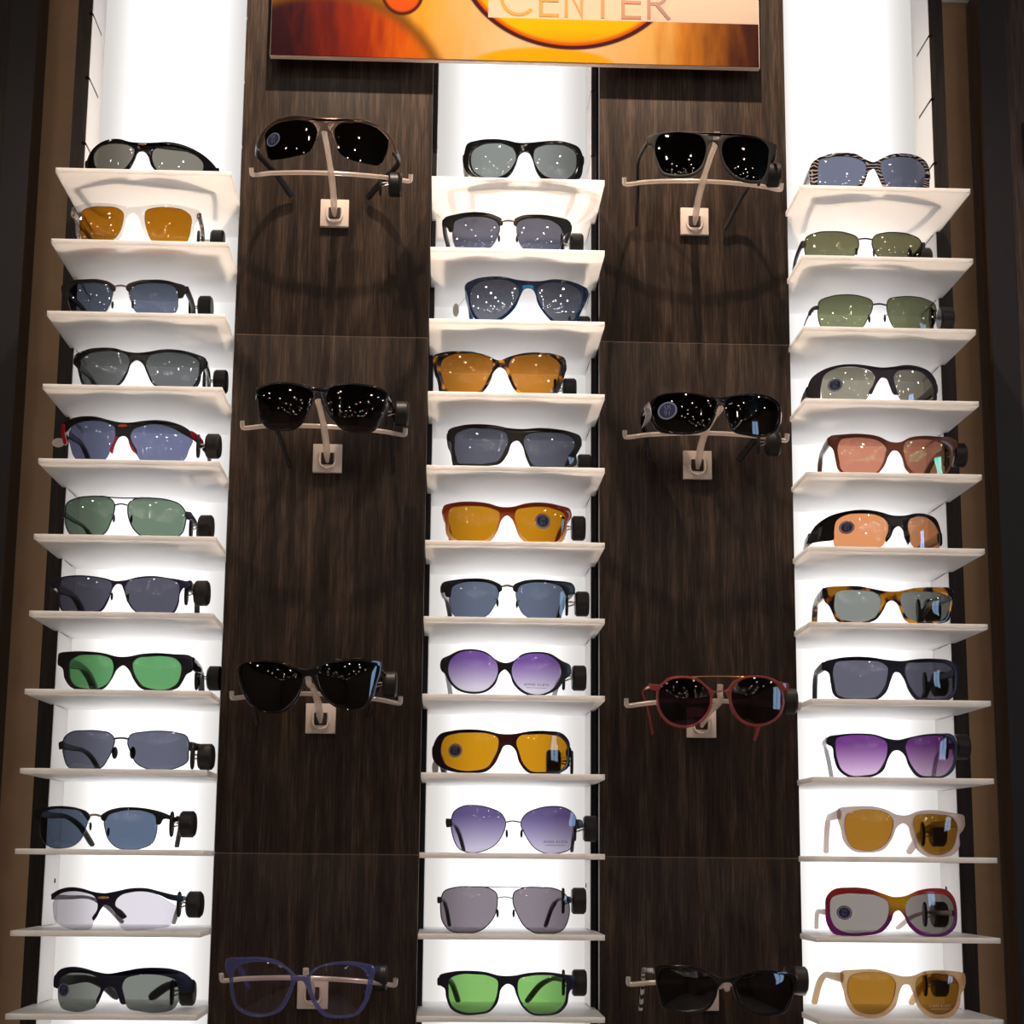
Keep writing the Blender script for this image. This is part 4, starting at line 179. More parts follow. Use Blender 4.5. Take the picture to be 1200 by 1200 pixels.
M['honey_clear']=clearmat('honey_acetate',(.90,.64,.40,1),.58,.03,.15,(.98,.86,.66,1))
M['grey_clear']=clearmat('grey_translucent_acetate',(.42,.40,.42,1),.5,.05,.1,(.75,.75,.78,1))
M['blue_clear']=clearmat('blue_translucent_acetate',(.22,.25,.55,1),.4,.08,.06,(.62,.64,.9,1))
M['pink_clear']=clearmat('pink_translucent_acetate',(.62,.16,.15,1),.5,.05,.06,(.95,.6,.6,1))
M['acrylic']=clearmat('clear_acrylic_rod',(1,.88,.80,1),.62,.16,.15)
_lens={}
def lensmat(t,b=None,mir=None):
    key=(tuple(t),tuple(b) if b else None,str(mir))
    if key in _lens: return _lens[key]
    m,nt,out=newmat('lens_tint')
    f=lambda c: tuple(min(.97,x/(.93*EM)*(1.9 if mir and min(c)>200 else 1))**.5 for x in lin(c)[:3])+(1,)
    tr=N(nt,'ShaderNodeBsdfTransparent')
    if b:
        tc=N(nt,'ShaderNodeTexCoord'); s=N(nt,'ShaderNodeSeparateXYZ'); nt.links.new(tc.outputs['Generated'],s.inputs[0])
        r=ramp(nt,[(.12,f(b)),(.8,f(t))]); nt.links.new(s.outputs['Z'],r.inputs[0]); nt.links.new(r.outputs[0],tr.inputs[0])
    else: tr.inputs[0].default_value=f(t)
    g=N(nt,'ShaderNodeBsdfGlossy'); g.inputs['Roughness'].default_value=.025
    base=.06
    if mir: base=mir[0]; g.inputs[0].default_value=tuple(mir[1])+(1,)
    lw=N(nt,'ShaderNodeLayerWeight',i_Blend=.5); pw=N(nt,'ShaderNodeMath',operation='POWER'); pw.inputs[1].default_value=4.; nt.links.new(lw.outputs['Facing'],pw.inputs[0])
    ma=N(nt,'ShaderNodeMath',operation='MULTIPLY_ADD'); ma.inputs[1].default_value=.5; ma.inputs[2].default_value=base; nt.links.new(pw.outputs[0],ma.inputs[0])
    # only the outer skin mirrors, the inner skin just tints
    ge=N(nt,'ShaderNodeNewGeometry'); iv=N(nt,'ShaderNodeMath',operation='SUBTRACT'); iv.inputs[0].default_value=1.; nt.links.new(ge.outputs['Backfacing'],iv.inputs[1])
    mu=N(nt,'ShaderNodeMath',operation='MULTIPLY'); nt.links.new(ma.outputs[0],mu.inputs[0]); nt.links.new(iv.outputs[0],mu.inputs[1])
    s=N(nt,'ShaderNodeMixShader'); nt.links.new(mu.outputs[0],s.inputs[0]); nt.links.new(tr.outputs[0],s.inputs[1]); nt.links.new(g.outputs[0],s.inputs[2])
    nt.links.new(s.outputs[0],out.inputs[0]); _lens[key]=m; return m
# wood laminate with fine vertical grain
def wood(name,c0,c1,c2,rough=.42):
    def b(nt,tc):
        mp=N(nt,'ShaderNodeMapping'); mp.inputs['Scale'].default_value=(1,1,.045); nt.links.new(tc.outputs['Object'],mp.inputs[0])
        n1=N(nt,'ShaderNodeTexNoise',i_Scale=520.,i_Detail=3.,i_Roughness=.6); nt.links.new(mp.outputs[0],n1.inputs['Vector'])
        mp2=N(nt,'ShaderNodeMapping'); mp2.inputs['Scale'].default_value=(1,1,.06); mp2.inputs['Location'].default_value=(3,1,2); nt.links.new(tc.outputs['Object'],mp2.inputs[0])
        n2=N(nt,'ShaderNodeTexNoise',i_Scale=90.,i_Detail=2.); nt.links.new(mp2.outputs[0],n2.inputs['Vector'])
        mx=N(nt,'ShaderNodeMixRGB',i_Fac=.45); nt.links.new(n1.outputs[0],mx.inputs[1]); nt.links.new(n2.outputs[0],mx.inputs[2])
        r=ramp(nt,[(.36,c0),(.5,c1),(.64,c2)]); nt.links.new(mx.outputs[0],r.inputs[0]); return r.outputs[0]
    m,nt,bs=ptex(name,b,rough,0.,.28); return m
M['wood']=wood('dark_wenge_laminate',(.0105,.0056,.0036,1),(.030,.0178,.0118,1),(.078,.050,.034,1))
M['wood_dark']=wood('dark_cabinet_laminate',(.007,.005,.0045,1),(.017,.012,.010,1),(.034,.025,.021,1))
M['white']=princ('white_melamine',(.80,.775,.755),.4)
M['shelf']=princ('white_shelf_acrylic',(.965,.94,.935),.45)
_b=M['shelf'].node_tree.nodes['Principled BSDF']; _b.inputs['Subsurface Weight'].default_value=1.; _b.inputs['Subsurface Radius'].default_value=(1,.95,.92); _b.inputs['Subsurface Scale'].default_value=.10
M['black_edge']=princ('black_core_edge',(.008,.006,.009),.5)
M['slot']=princ('dark_slot',(.02,.012,.012),.7)
M['beige']=ptex('tan_painted_wall',lambda nt,tc:(lambda n,r:(nt.links.new(tc.outputs['Object'],n.inputs['Vector']),nt.links.new(n.outputs[0],r.inputs[0]),r.outputs[0])[2])(N(nt,'ShaderNodeTexNoise',i_Scale=25.),ramp(nt,[(.3,(.40,.25,.14,1)),(.7,(.45,.28,.16,1))])),.8)[0]
M['plate']=princ('cream_plastic_plate',(.80,.68,.60),.35)
M['seam']=princ('brass_seam',(.22,.15,.10),.4,.3)
def emis(name,col,st):
    m,nt,out=newmat(name); e=N(nt,'ShaderNodeEmission'); e.inputs[0].default_value=col; e.inputs[1].default_value=st; nt.links.new(e.outputs[0],out.inputs[0]); return m
def backlight():
    m,nt,out=newmat('backlit_diffuser')
    tc=N(nt,'ShaderNodeTexCoord'); s=N(nt,'ShaderNodeSeparateXYZ'); nt.links.new(tc.outputs['Generated'],s.inputs[0])
    r=ramp(nt,[(0,(.455,.435,.415,1)),(.34,(.98,.965,.955,1)),(.62,(.99,.98,.985,1)),(1,(.455,.438,.42,1))],'EASE'); nt.links.new(s.outputs['X'],r.inputs[0])
    e=N(nt,'ShaderNodeEmission',i_1=EM); nt.links.new(r.outputs[0],e.inputs[0]); nt.links.new(e.outputs[0],out.inputs[0]); return m
M['backlight']=backlight()
M['bulb']=emis('warm_downlight',(1,.85,.73,1),120.)
M['windowlight']=emis('daylight_pane',(.42,.66,1,1),7.)
# ------------------------------------------------------------------ object helpers
def tag(o,label=None,cat=None,group=None,kind=None):
    if label: o['label']=label
    if cat: o['category']=cat
    if group: o['group']=group
    if kind: o['kind']=kind
    return o
def empty(name,loc,rz=0):
    o=bpy.data.objects.new(name,None); COL.objects.link(o); o.location=loc; o.rotation_euler=(0,0,rz); o.empty_display_size=.02; return o
def link(name,me,mat=None,parent=None,smooth=True,ang=40):
    if mat and not me.materials: me.materials.append(M[mat] if isinstance(mat,str) else mat)
    if smooth and len(me.polygons):
        me.shade_smooth(); me.set_sharp_from_angle(angle=math.radians(ang))
    o=bpy.data.objects.new(name,me); COL.objects.link(o)
    if parent: o.parent=parent
    return o
def mesh(name,vs,fs):
    me=bpy.data.meshes.new(name); me.from_pydata([tuple(v) for v in vs],[],fs); me.update(); return me
class MB:
    def __init__(s): s.v=[]; s.f=[]
    def add(s,vs,fs):
        n=len(s.v); s.v+= [tuple(v) for v in vs]; s.f+=[tuple(i+n for i in f) for f in fs]
    def box(s,a,b):
        x0,y0,z0=a; x1,y1,z1=b
        s.add([(x0,y0,z0),(x1,y0,z0),(x1,y1,z0),(x0,y1,z0),(x0,y0,z1),(x1,y0,z1),(x1,y1,z1),(x0,y1,z1)],
              [(0,3,2,1),(4,5,6,7),(0,1,5,4),(1,2,6,5),(2,3,7,6),(3,0,4,7)])
    def cyl(s,c,axis,r,L,n=28,bev=.0,sx=1.):
        # rings along axis vector from -L/2 to L/2
        ax=Vector(axis).normalized(); up=Vector((0,0,1)) if abs(ax.z)<.9 else Vector((0,1,0))
        e1=ax.cross(up).normalized(); e2=ax.cross(e1)
        prof=[(-L/2,r-bev),(-L/2+bev,r),(L/2-bev,r),(L/2,r-bev)] if bev else [(-L/2,r),(L/2,r)]
        vs=[];fs=[]
        for h,rr in prof:
            for i in range(n):
                a=2*PI*i/n; vs.append(Vector(c)+ax*h+e1*math.cos(a)*rr*sx+e2*math.sin(a)*rr)
        k=len(prof)
        for j in range(k-1):
            for i in range(n): fs.append((j*n+i,j*n+(i+1)%n,(j+1)*n+(i+1)%n,(j+1)*n+i))
        fs.append(tuple(range(n-1,-1,-1))); fs.append(tuple((k-1)*n+i for i in range(n)))
        s.add(vs,fs)
    def tube(s,pts,r,n=8,closed=False,flat=1.):
        P=[Vector(p) for p in pts]; k=len(P); vs=[];fs=[]
        up=None
        for i,p in enumerate(P):
            a=P[(i-1)%k] if (closed or i>0) else p; b=P[(i+1)%k] if (closed or i<k-1) else p
            t=(b-a).normalized()
            if up is None: up=Vector((0,1,0)) if abs(t.y)<.9 else Vector((0,0,1))
            e1=(up-t*up.dot(t)).normalized(); e2=t.cross(e1); up=e1
            rr=r[i] if isinstance(r,(list,tuple)) else r
            for j in range(n):
                q=2*PI*j/n; vs.append(p+e1*math.cos(q)*rr+e2*math.sin(q)*rr*flat)
        for i in range(k if closed else k-1):
            for j in range(n):
                i2=(i+1)%k; fs.append((i*n+j,i*n+(j+1)%n,i2*n+(j+1)%n,i2*n+j))
        if not closed: fs.append(tuple(range(n-1,-1,-1))); fs.append(tuple((k-1)*n+j for j in range(n)))
        s.add(vs,fs)
    def ell(s,c,rx,ry,rz,n=12,m=8):
        vs=[];fs=[]
        for i in range(m+1):
            th=PI*i/m
            for j in range(n):
                ph=2*PI*j/n; vs.append((c[0]+rx*math.sin(th)*math.cos(ph),c[1]+ry*math.sin(th)*math.sin(ph),c[2]+rz*math.cos(th)))
        for i in range(m):
            for j in range(n): fs.append((i*n+j,(i+1)*n+j,(i+1)*n+(j+1)%n,i*n+(j+1)%n))
        s.add(vs,fs)
    def build(s,name,mat,parent=None,smooth=True,ang=40,bevel=0):
        me=mesh(name,s.v,s.f)
        bm=bmesh.new(); bm.from_mesh(me); bmesh.ops.remove_doubles(bm,verts=bm.verts,dist=1e-6)
        if bevel: bmesh.ops.bevel(bm,geom=[e for e in bm.edges if len(e.link_faces)==2 and e.calc_face_angle(0)>.5],offset=bevel,segments=2,affect='EDGES',profile=.6)
        bmesh.ops.recalc_face_normals(bm,faces=bm.faces); bm.to_mesh(me); bm.free()
        return link(name,me,mat,parent,smooth,ang)
def box(name,a,b,mat,parent=None,bevel=0):
    m=MB(); m.box(a,b); return m.build(name,mat,parent,True,30,bevel)
def smoothloop(P,k=4,closed=True):
    n=len(P); out=[]
    rng=range(n) if closed else range(n-1)
    for i in rng:
        g=lambda j:P[j%n] if closed else P[min(max(j,0),n-1)]
        p0,p1,p2,p3=g(i-1),g(i),g(i+1),g(i+2)
        # centripetal-ish: limit tangents
        d=math.dist(p1,p2)
        def tan(a,b,c):
            da,dc=math.dist(a,b)+1e-9,math.dist(b,c)+1e-9
            t=[((b[x]-a[x])/da*dc+(c[x]-b[x])/dc*da)/(da+dc) for x in range(len(a))]
            # soften at sharp corners
            v1=[(b[x]-a[x])/da for x in range(len(a))]; v2=[(c[x]-b[x])/dc for x in range(len(a))]
            cs=sum(x*y for x,y in zip(v1,v2)); f=1 if cs>.35 else max(0.15,.15+.85*(cs+.2)/.55)
            return [x*f for x in t]
        m1=tan(p0,p1,p2) if (closed or i>0) else [(p2[x]-p1[x])/d for x in range(len(p1))]
        m2=tan(p1,p2,p3) if (closed or i<n-2) else [(p2[x]-p1[x])/d for x in range(len(p1))]
        for j in range(k):
            t=j/k; h00=2*t**3-3*t*t+1;h10=t**3-2*t*t+t;h01=-2*t**3+3*t*t;h11=t**3-t*t
            out.append([h00*p1[x]+h10*d*m1[x]+h01*p2[x]+h11*d*m2[x] for x in range(len(p1))])
    if not closed: out.append(list(P[-1]))
    return out
def mm(P): return [[c*.001 for c in p] for p in P]
def resample(P,step=.0022):
    out=[]
    n=len(P)
    for i in range(n):
        a,b=P[i],P[(i+1)%n]; k=max(1,int(math.dist(a,b)/step+.5))
        for j in range(k): out.append([a[0]+(b[0]-a[0])*j/k,a[1]+(b[1]-a[1])*j/k])
    return out
def slab(name,loops,D,w0,half,bev,mat,parent):
    """closed outlines (first solid, others holes) thickened and bent to the frame's curve"""
    cu=bpy.data.curves.new(name,'CURVE'); cu.dimensions='2D'; cu.fill_mode='BOTH'
    cu.extrude=half-bev; cu.bevel_depth=bev; cu.bevel_resolution=1; cu.offset=-bev
    for L in loops:
        sp=cu.splines.new('POLY'); sp.points.add(len(L)-1)
        for i,p in enumerate(L): sp.points[i].co=(p[0],p[1],0,1)
        sp.use_cyclic_u=True
    tmp=bpy.data.objects.new('t',cu); COL.objects.link(tmp)
    dg=bpy.context.evaluated_depsgraph_get(); me=bpy.data.meshes.new_from_object(tmp.evaluated_get(dg))
    bpy.data.objects.remove(tmp); bpy.data.curves.remove(cu)
    me.materials.clear()
    for v in me.vertices:
        x,y,z=v.co; v.co=(x,D(x)+w0-z,y)
    bm=bmesh.new(); bm.from_mesh(me); bmesh.ops.remove_doubles(bm,verts=bm.verts,dist=1e-6); bmesh.ops.recalc_face_normals(bm,faces=bm.faces); bm.to_mesh(me); bm.free()
    me.name=name
    return link(name,me,mat,parent,True,50)
def lens(name,L,D,mat,parent,bulge=.0026,grow=1.0):
    cx=sum(p[0] for p in L)/len(L); cy=sum(p[1] for p in L)/len(L)
    n=len(L); S=[1,.93,.82,.68,.5,.3,.12]
    vs=[];fs=[]
    def side(off):
        st=len(vs)
        for s in S:
            for p in L:
                x=cx+(p[0]-cx)*s*grow; z=cy+(p[1]-cy)*s*grow; vs.append((x,D(x)+off-bulge*(1-s*s),z))
        vs.append((cx,D(cx)+off-bulge,cy)); return st
    a=side(-.0007); b=side(.0007); K=len(S)
    for st,fl in ((a,False),(b,True)):
        for j in range(K-1):
            for i in range(n):
                q=(st+j*n+i,st+j*n+(i+1)%n,st+(j+1)*n+(i+1)%n,st+(j+1)*n+i); fs.append(q[::-1] if fl else q)
        c=st+K*n
        for i in range(n):
            q=(st+(K-1)*n+i,st+(K-1)*n+(i+1)%n,c); fs.append(q[::-1] if fl else q)
    for i in range(n): fs.append((a+i,b+i,b+(i+1)%n,a+(i+1)%n))
    me=mesh(name,vs,fs)
    bm=bmesh.new(); bm.from_mesh(me); bmesh.ops.recalc_face_normals(bm,faces=bm.faces); bm.to_mesh(me); bm.free()
    return link(name,me,mat,parent,True,60)
def proj_on(bvh,u,v,off):
    h=bvh.ray_cast(Vector((u,-.2,v)),Vector((0,1,0)))
    return None if h[0] is None else (u,h[0].y-off,v)
def textmesh(s,size,space=1.0):
    cu=bpy.data.curves.new('txt','FONT'); cu.body=s; cu.size=size; cu.align_x='CENTER'; cu.align_y='CENTER'; cu.space_character=space; cu.space_line=.85
    tmp=bpy.data.objects.new('t',cu); COL.objects.link(tmp)
    dg=bpy.context.evaluated_depsgraph_get(); me=bpy.data.meshes.new_from_object(tmp.evaluated_get(dg))
    bpy.data.objects.remove(tmp); bpy.data.curves.remove(cu)
    return me
def arm(name,a,ah,mat,parent,thick=None,ex=1.6,bow=0.):
    uh,wh,vh,ut,wt,vt=[c*.001 for c in a]
    pts=[(0,0),(.33,.03),(.62,.07),(.8,.33),(1,1)]
    P=[(uh+(ut-uh)*(k**ex)+(1 if uh>0 else -1)*bow*math.sin(PI*min(1,k*1.15)),wh+(wt-wh)*k,vh+(vt-vh)*f) for k,f in pts]
    P=smoothloop(P,6,False); n=len(P); m=12; vs=[];fs=[]
    th=thick or ((.0022+.3*ah) if ah>.0045 else .0018)
    for i,p in enumerate(P):
        k=i/(n-1)
        t=Vector(P[min(i+1,n-1)])-Vector(P[max(i-1,0)]); t.normalize()
        side=t.cross(Vector((0,0,1))).normalized(); up=side.cross(t)
        h=ah*(1-.45*min(1,k/.5)) if k<.5 else ah*(.55+.15*min(1,(k-.5)/.35))
        h=max(h,.0028 if ah<.0065 else .004)
        if ah<=.0065 and k>.62: h=max(h,.0052)
        if k>.97: h*=.75
        tt=th*(1 if k<.6 else 1.15)
        for j in range(m):
            q=2*PI*j/m; c,s_=math.cos(q),math.sin(q)
            sg=lambda x:abs(x)**.55*(1 if x>=0 else -1)
            vs.append(Vector(p)+side*sg(c)*tt/2+up*sg(s_)*h/2)
    for i in range(n-1):
        for j in range(m): fs.append((i*m+j,i*m+(j+1)%m,(i+1)*m+(j+1)%m,(i+1)*m+j))
    fs.append(tuple(range(m-1,-1,-1))); fs.append(tuple((n-1)*m+j for j in range(m)))
    me=mesh(name,vs,fs)
    bm=bmesh.new(); bm.from_mesh(me); bmesh.ops.recalc_face_normals(bm,faces=bm.faces); bm.to_mesh(me); bm.free()
    return link(name,me,mat,parent,True,50)
# ------------------------------------------------------------------ eyewear
GROUPS={'L':'sunglasses on the shelves of the left column','M':'sunglasses on the shelves of the middle column','R':'sunglasses on the shelves of the right column','A':'sunglasses on the brackets of the left wood panel','B':'sunglasses on the brackets of the right wood panel'}
def make_eyewear(e):
    spect = 'eyeglasses' in e['lab'] or 'sport glasses' in e['lab']
    root=empty('eyeglasses' if spect else 'sunglasses',[c*.001 for c in e['O']],e['yaw'])
    tag(root,e['lab'],'glasses' if spect else 'sunglasses',GROUPS[e['c']])
    Rw=e['Rw']; D=lambda u:u*u/(2*Rw)
    fd=e['fd']*.001*.9
    LL=resample(smoothloop(mm(e['LL']),4)); LR=resample(smoothloop(mm(e['LR']),4))
    def shrink(L,d):
        # inward offset
        n=len(L); A=sum(L[i][0]*L[(i+1)%n][1]-L[(i+1)%n][0]*L[i][1] for i in range(n)); sg=1 if A>0 else -1
        out=[]
        for i in range(n):
            a,b=L[i-2],L[(i+2)%n]; tx,ty=b[0]-a[0],b[1]-a[1]; l=math.hypot(tx,ty)+1e-9
            out.append([L[i][0]-ty/l*d*sg*1, L[i][1]+tx/l*d*sg*1])
        return out
    lm=lensmat(e['lt'],e.get('lb'),e.get('mir'))
    lo=[]
    full='out' in e
    for L in (LL,LR):
        LN=shrink(L,-.0005) if full else L
        lo.append(lens('lens',LN,D,lm,root,bulge=.0022 if Rw>.12 else .0012))
    if full:
        out=resample(smoothloop(mm(e['out'][0]),4),.003)
        holes=[shrink(LL,.0000),shrink(LR,.0000)]+[resample(smoothloop(mm(h),4)) for h in e.get('hol',[])]
        slab('frame',[out]+holes,D,0,fd,.0006 if fd>.001 else .0004,e['fm'],root)
    for k,s in enumerate(e.get('sol',[])):
        small=max(p[0] for p in s)-min(p[0] for p in s)<12
        slab('end_piece' if small else ('frame' if len(e['sol'])==1 or e.get('wire',[0,''])[1]=='gunmetal' else 'brow_bar'),[resample(smoothloop(mm(s),4),.003)],D,0,fd,.0006,e['fm'],root)
    if e.get('wire'):
        r,wm=e['wire']; r*=.001
        for L in (LL,LR):
            m=MB(); m.tube([(p[0],D(p[0]),p[1]) for p in L],r,8,True); m.build('rim',wm,root)
    for pts,r,mt in e.get('tub',[]):
        m=MB(); q=smoothloop(mm(pts),6,False); m.tube([(p[0],D(p[0])-.0004,p[1]) for p in q],r*.001,8); m.build('bridge',mt,root)
    for pts,mt in e.get('acc',[]):
        slab('trim_or_glint',[resample(smoothloop(mm(pts),4),.003)],D,-.0004,fd+.0005,.0005,mt,root)  # coloured trim, and one steel slab shaped as a temple highlight
    for p in e.get('pads',[]):
        u,v=p[0]*.001,p[1]*.001; k=p[2]*.001 if p[2]>100 else (p[2]/1000. if p[2]>5 else p[2]); sc=1.0 if k<1.2 else 1.5
        m=MB(); sg=-1 if u<0 else 1
        m.ell((u-sg*.0015,D(u)+.0050,v),.0015 if sc<1.2 else .0034,.0022,.0046*sc); m.tube([(u+sg*.001,D(u)+.0004,v+.004),(u-sg*.0005,D(u)+.0045,v+.003),(u-sg*.001,D(u)+.0055,v)],.0004,6)
        m.build('nose_pad','black_satin' if sc>1.2 else e['fm'] if e['fm'] in('gunmetal',) else 'gunmetal',root)
    for a,sg in zip(e['arms'],(-1,1)):
        arm('temple_arm',a,e['ah'],e['am'],root,None,*((3.,.005) if e['c'] in 'AB' else (1.7,.0)))
        # hinge barrel
        m=MB(); u,w,v=a[0]*.001,a[1]*.001,a[2]*.001
        m.cyl((u-sg*.0022,w+.0018,v),(0,0,1),.0011,min(.006,e['ah']*.8),10); m.build('hinge','steel',root)
    trees=[]
    for o in lo:
        trees.append(BVHTree.FromPolygons([v.co for v in o.data.vertices],[list(p.vertices) for p in o.data.polygons]))
    def onlens(u): return 0 if abs(u-sum(p[0] for p in LL)/len(LL))<abs(u-sum(p[0] for p in LR)/len(LR)) else 1
    for u,v,r in e.get('stk',[]):
        u*=.001;v*=.001;r*=.001; i=onlens(u); t=trees[i]
        for nm,r0,r1,mt,off in (('sticker',0,r,'sticker_blue',.00025),('sticker_ring',r*1.05,r*1.3,'sticker_ring',.0002)):
            vs=[];fs=[];n=28; rr=[r0,(r0+r1)/2,r1]
            ok=True
            for q in rr:
                for j in range(n):
                    a=2*PI*j/n; h=proj_on(t,u+q*math.cos(a),v+q*math.sin(a),off)
                    if h is None: h=(u+q*math.cos(a),D(u)-.0016,v+q*math.sin(a))
                    vs.append(h)
            for k in range(2):
                for j in range(n): fs.append((k*n+j,k*n+(j+1)%n,(k+1)*n+(j+1)%n,(k+1)*n+j))
            link(nm,mesh(nm,vs,fs),mt,root if nm=='sticker' else lo[i])
        me=textmesh('SR\n91',r*.95)
        for vv in me.vertices:
            x,y=vv.co.x,vv.co.y; h=proj_on(t,u+x,v+y,.0005); vv.co=h if h else (u+x,D(u)-.002,v+y)
        me.materials.clear(); link('sticker_print',me,'sticker_ring',lo[i],False)
    for u,v,s,wd,mt in e.get('txt',[]):
        u*=.001;v*=.001;wd*=.001
        me=textmesh(s,1.,1.25); W=max(q.co.x for q in me.vertices)-min(q.co.x for q in me.vertices); k=wd/W; i=onlens(u); t=trees[i]
        for q in me.vertices:
            x,y=q.co.x*k,q.co.y*k; h=proj_on(t,u+x,v+y,.0002); q.co=h if h else (u+x,D(u)-.001,v+y)
        me.materials.clear(); link('lens_print',me,mt,lo[i],False)
        # thin second line of print
        m=MB(); pr=[]
        for j in range(9):
            x=u-wd*.42+wd*.84*j/8; h=proj_on(t,x,v-.0035,.0002); pr.append(h or (x,D(x)-.001,v-.0035))
        m.tube(pr,.00022,5); m.build('print_line',mt,lo[i])
    for u,v,rx,rz,mt in e.get('emb',[]):
        u*=.001;v*=.001;rx*=.001;rz*=.001; m=MB(); m.ell((u,D(u)-fd-.0001,v),rx,.0008,rz,20,10); m.build('emblem',mt,root)
    if e.get('tag'):
        u,w,v,ua,va=[c*.001 for c in e['tag']]
        sg=1 if u>=ua-.004 else -1
        m=MB(); m.cyl((u,w,v),(1,0,0),.0145,.016,32,.0022); t=m.build('security_tag','rubber',root)
        t['label']='round black anti-theft tag'
        u2=min(ua,u-.009)-.005 if sg>0 else max(ua,u+.009)+.005
        m=MB(); m.cyl((u2,w,v),(1,0,0),.0142,.0032,28,.0012,.45); m.build('clamp_plate','rubber',t)
        m=MB(); m.tube([(u2,w,v+.002),(u,w,v+.002)],.0011,8); m.tube([(u2,w-.002,v-.004),((u+u2)/2,w-.003,v-.001),(u,w-.002,v-.004)],.0009,8); m.build('pin','chrome',t)
    if e.get('ptag'):
        u,w,v=[c*.001 for c in e['ptag']]
        m=MB(); n=20
        ring=[(u+.0075*math.cos(2*PI*i/n)*(1 if e['c']!='M' else .5),v+.0055*math.sin(2*PI*i/n)*(1 if e['c']!='M' else 1.5)) for i in range(n)]
        m.add([(a,w,b) for a,b in ring]+[(a,w+.0006,b) for a,b in ring],[tuple(range(n)),tuple(range(2*n-1,n-1,-1))]+[(i,n+i,n+(i+1)%n,(i+1)%n) for i in range(n)])
        pt=m.build('price_tag','paper',root); pt['label']='white paper price tag'
        a=e['arms'][0]; m=MB(); m.tube([(u,w,v),(a[0]*.001,w,a[2]*.001-.002)],.0003,5); m.build('tag_string','paper',pt)
    return root
def make_bracket(e,i):
    b=e['br']; px,pz=[c*.001 for c in b['plate']]; y=YW
    root=empty('display_bracket',(px,y,pz)); side='left' if e['c']=='A' else 'right'
    tag(root,'clear acrylic bracket holding the '+e['sh']+', '+side+' wood panel','display bracket','acrylic brackets on the wood panels')
    R=lambda p:(p[0]*.001-px,p[1]*.001-y,p[2]*.001-pz)
    m=MB(); m.box((-.0172,-.006,-.0172),(.0172,0,.0172)); m.build('mounting_plate','plate',root,bevel=.0008)
    # U-shaped socket moulded on the plate
    U=smoothloop([(-.0088,-.0066,.0065),(-.0088,-.0074,-.006),(-.006,-.0078,-.0105),(.006,-.0078,-.0105),(.0088,-.0074,-.006),(.0088,-.0066,.0065)],5,False)
    m=MB(); m.tube(U,.0013,8); m.build('socket','plate',root)
    m=MB(); m.box((-.0072,-.0064,-.0078),(.0072,-.0058,.0066)); m.build('socket_recess','slot',root)
    bc=R(b['bc']); ns=R(b['ns']); e0=R(b['be0']); e1=R(b['be1'])
    P=[(0,-.0055,-.0045),(bc[0]*.25,-.018,bc[2]*.3),(bc[0],bc[1]+.004,bc[2]-.002),(bc[0]+(ns[0]-bc[0])*.5,bc[1]+(ns[1]-bc[1])*.6,bc[2]+(ns[2]-bc[2])*.45),(ns[0],ns[1]+.004,ns[2]-.003),(ns[0],ns[1]+.001,ns[2]+.004)]
    Q=smoothloop(P,6,False); m=MB(); m.tube(Q,[(.0022+.0020*min(1,k/4)) if k<len(Q)*.45 else .0034 for k in range(len(Q))],10); m.build('stem','acrylic',root)
    A=[(e0[0]-.0005,e0[1]-.003,e0[2]+.007)]
    for k in range(9):
        t=k/8; q=1-(2*t-1)**2; l=[e0[j]+(e1[j]-e0[j])*t for j in range(3)]; md=[(e0[j]+e1[j])/2 for j in range(3)]
        A.append(tuple(l[j]+(bc[j]-md[j])*q*(0 if j==0 else 1) for j in range(3)))
    A.append((e1[0]+.0005,e1[1]-.003,e1[2]+.007))
    m=MB(); m.tube(smoothloop(A,5,False),.0028,10); m.build('crossbar','acrylic',root)
    return root
for i,e in enumerate(EYEWEAR):
    make_eyewear(e)
    if 'br' in e: make_bracket(e,i)
# ------------------------------------------------------------------ shelves
SH={}
for e in EYEWEAR: SH[(e['c'],e['r'])]=e['sh']
sm=MB()
sm.box((-SW,0,-ST),(SW,YF-.0005,0)); 
sm=MB()
# board: wide in front of the uprights, notched to run in the slots behind
c=.0
pl=[(-SW,0),(SW,0),(SW,YF+.012),(WR-.0006,YF+.012),(WR-.0006,YB-.001),(-WR+.0006,YB-.001),(-WR+.0006,YF+.012),(-SW,YF+.012)]
n=len(pl)
sm.add([(x,y,-ST) for x,y in pl]+[(x,y,0) for x,y in pl],[tuple(range(n-1,-1,-1)),tuple(range(n,2*n))]+[(i,(i+1)%n,n+(i+1)%n,n+i) for i in range(n)])
proto=None
CX={'L':XL,'M':0.,'R':XR}; NM={'L':'left','M':'middle','R':'right'}
for cc in 'LMR':
    for r in range(12):
        if proto is None: o=proto=sm.build('shelf','shelf',None,True,30,.0004)
        else: o=proto.copy(); COL.objects.link(o)
        o.location=(CX[cc],0,Z0-r*DZ)
        tag(o,'white shelf under the '+SH[(cc,r)],'shelf','white shelves of the three lit columns')
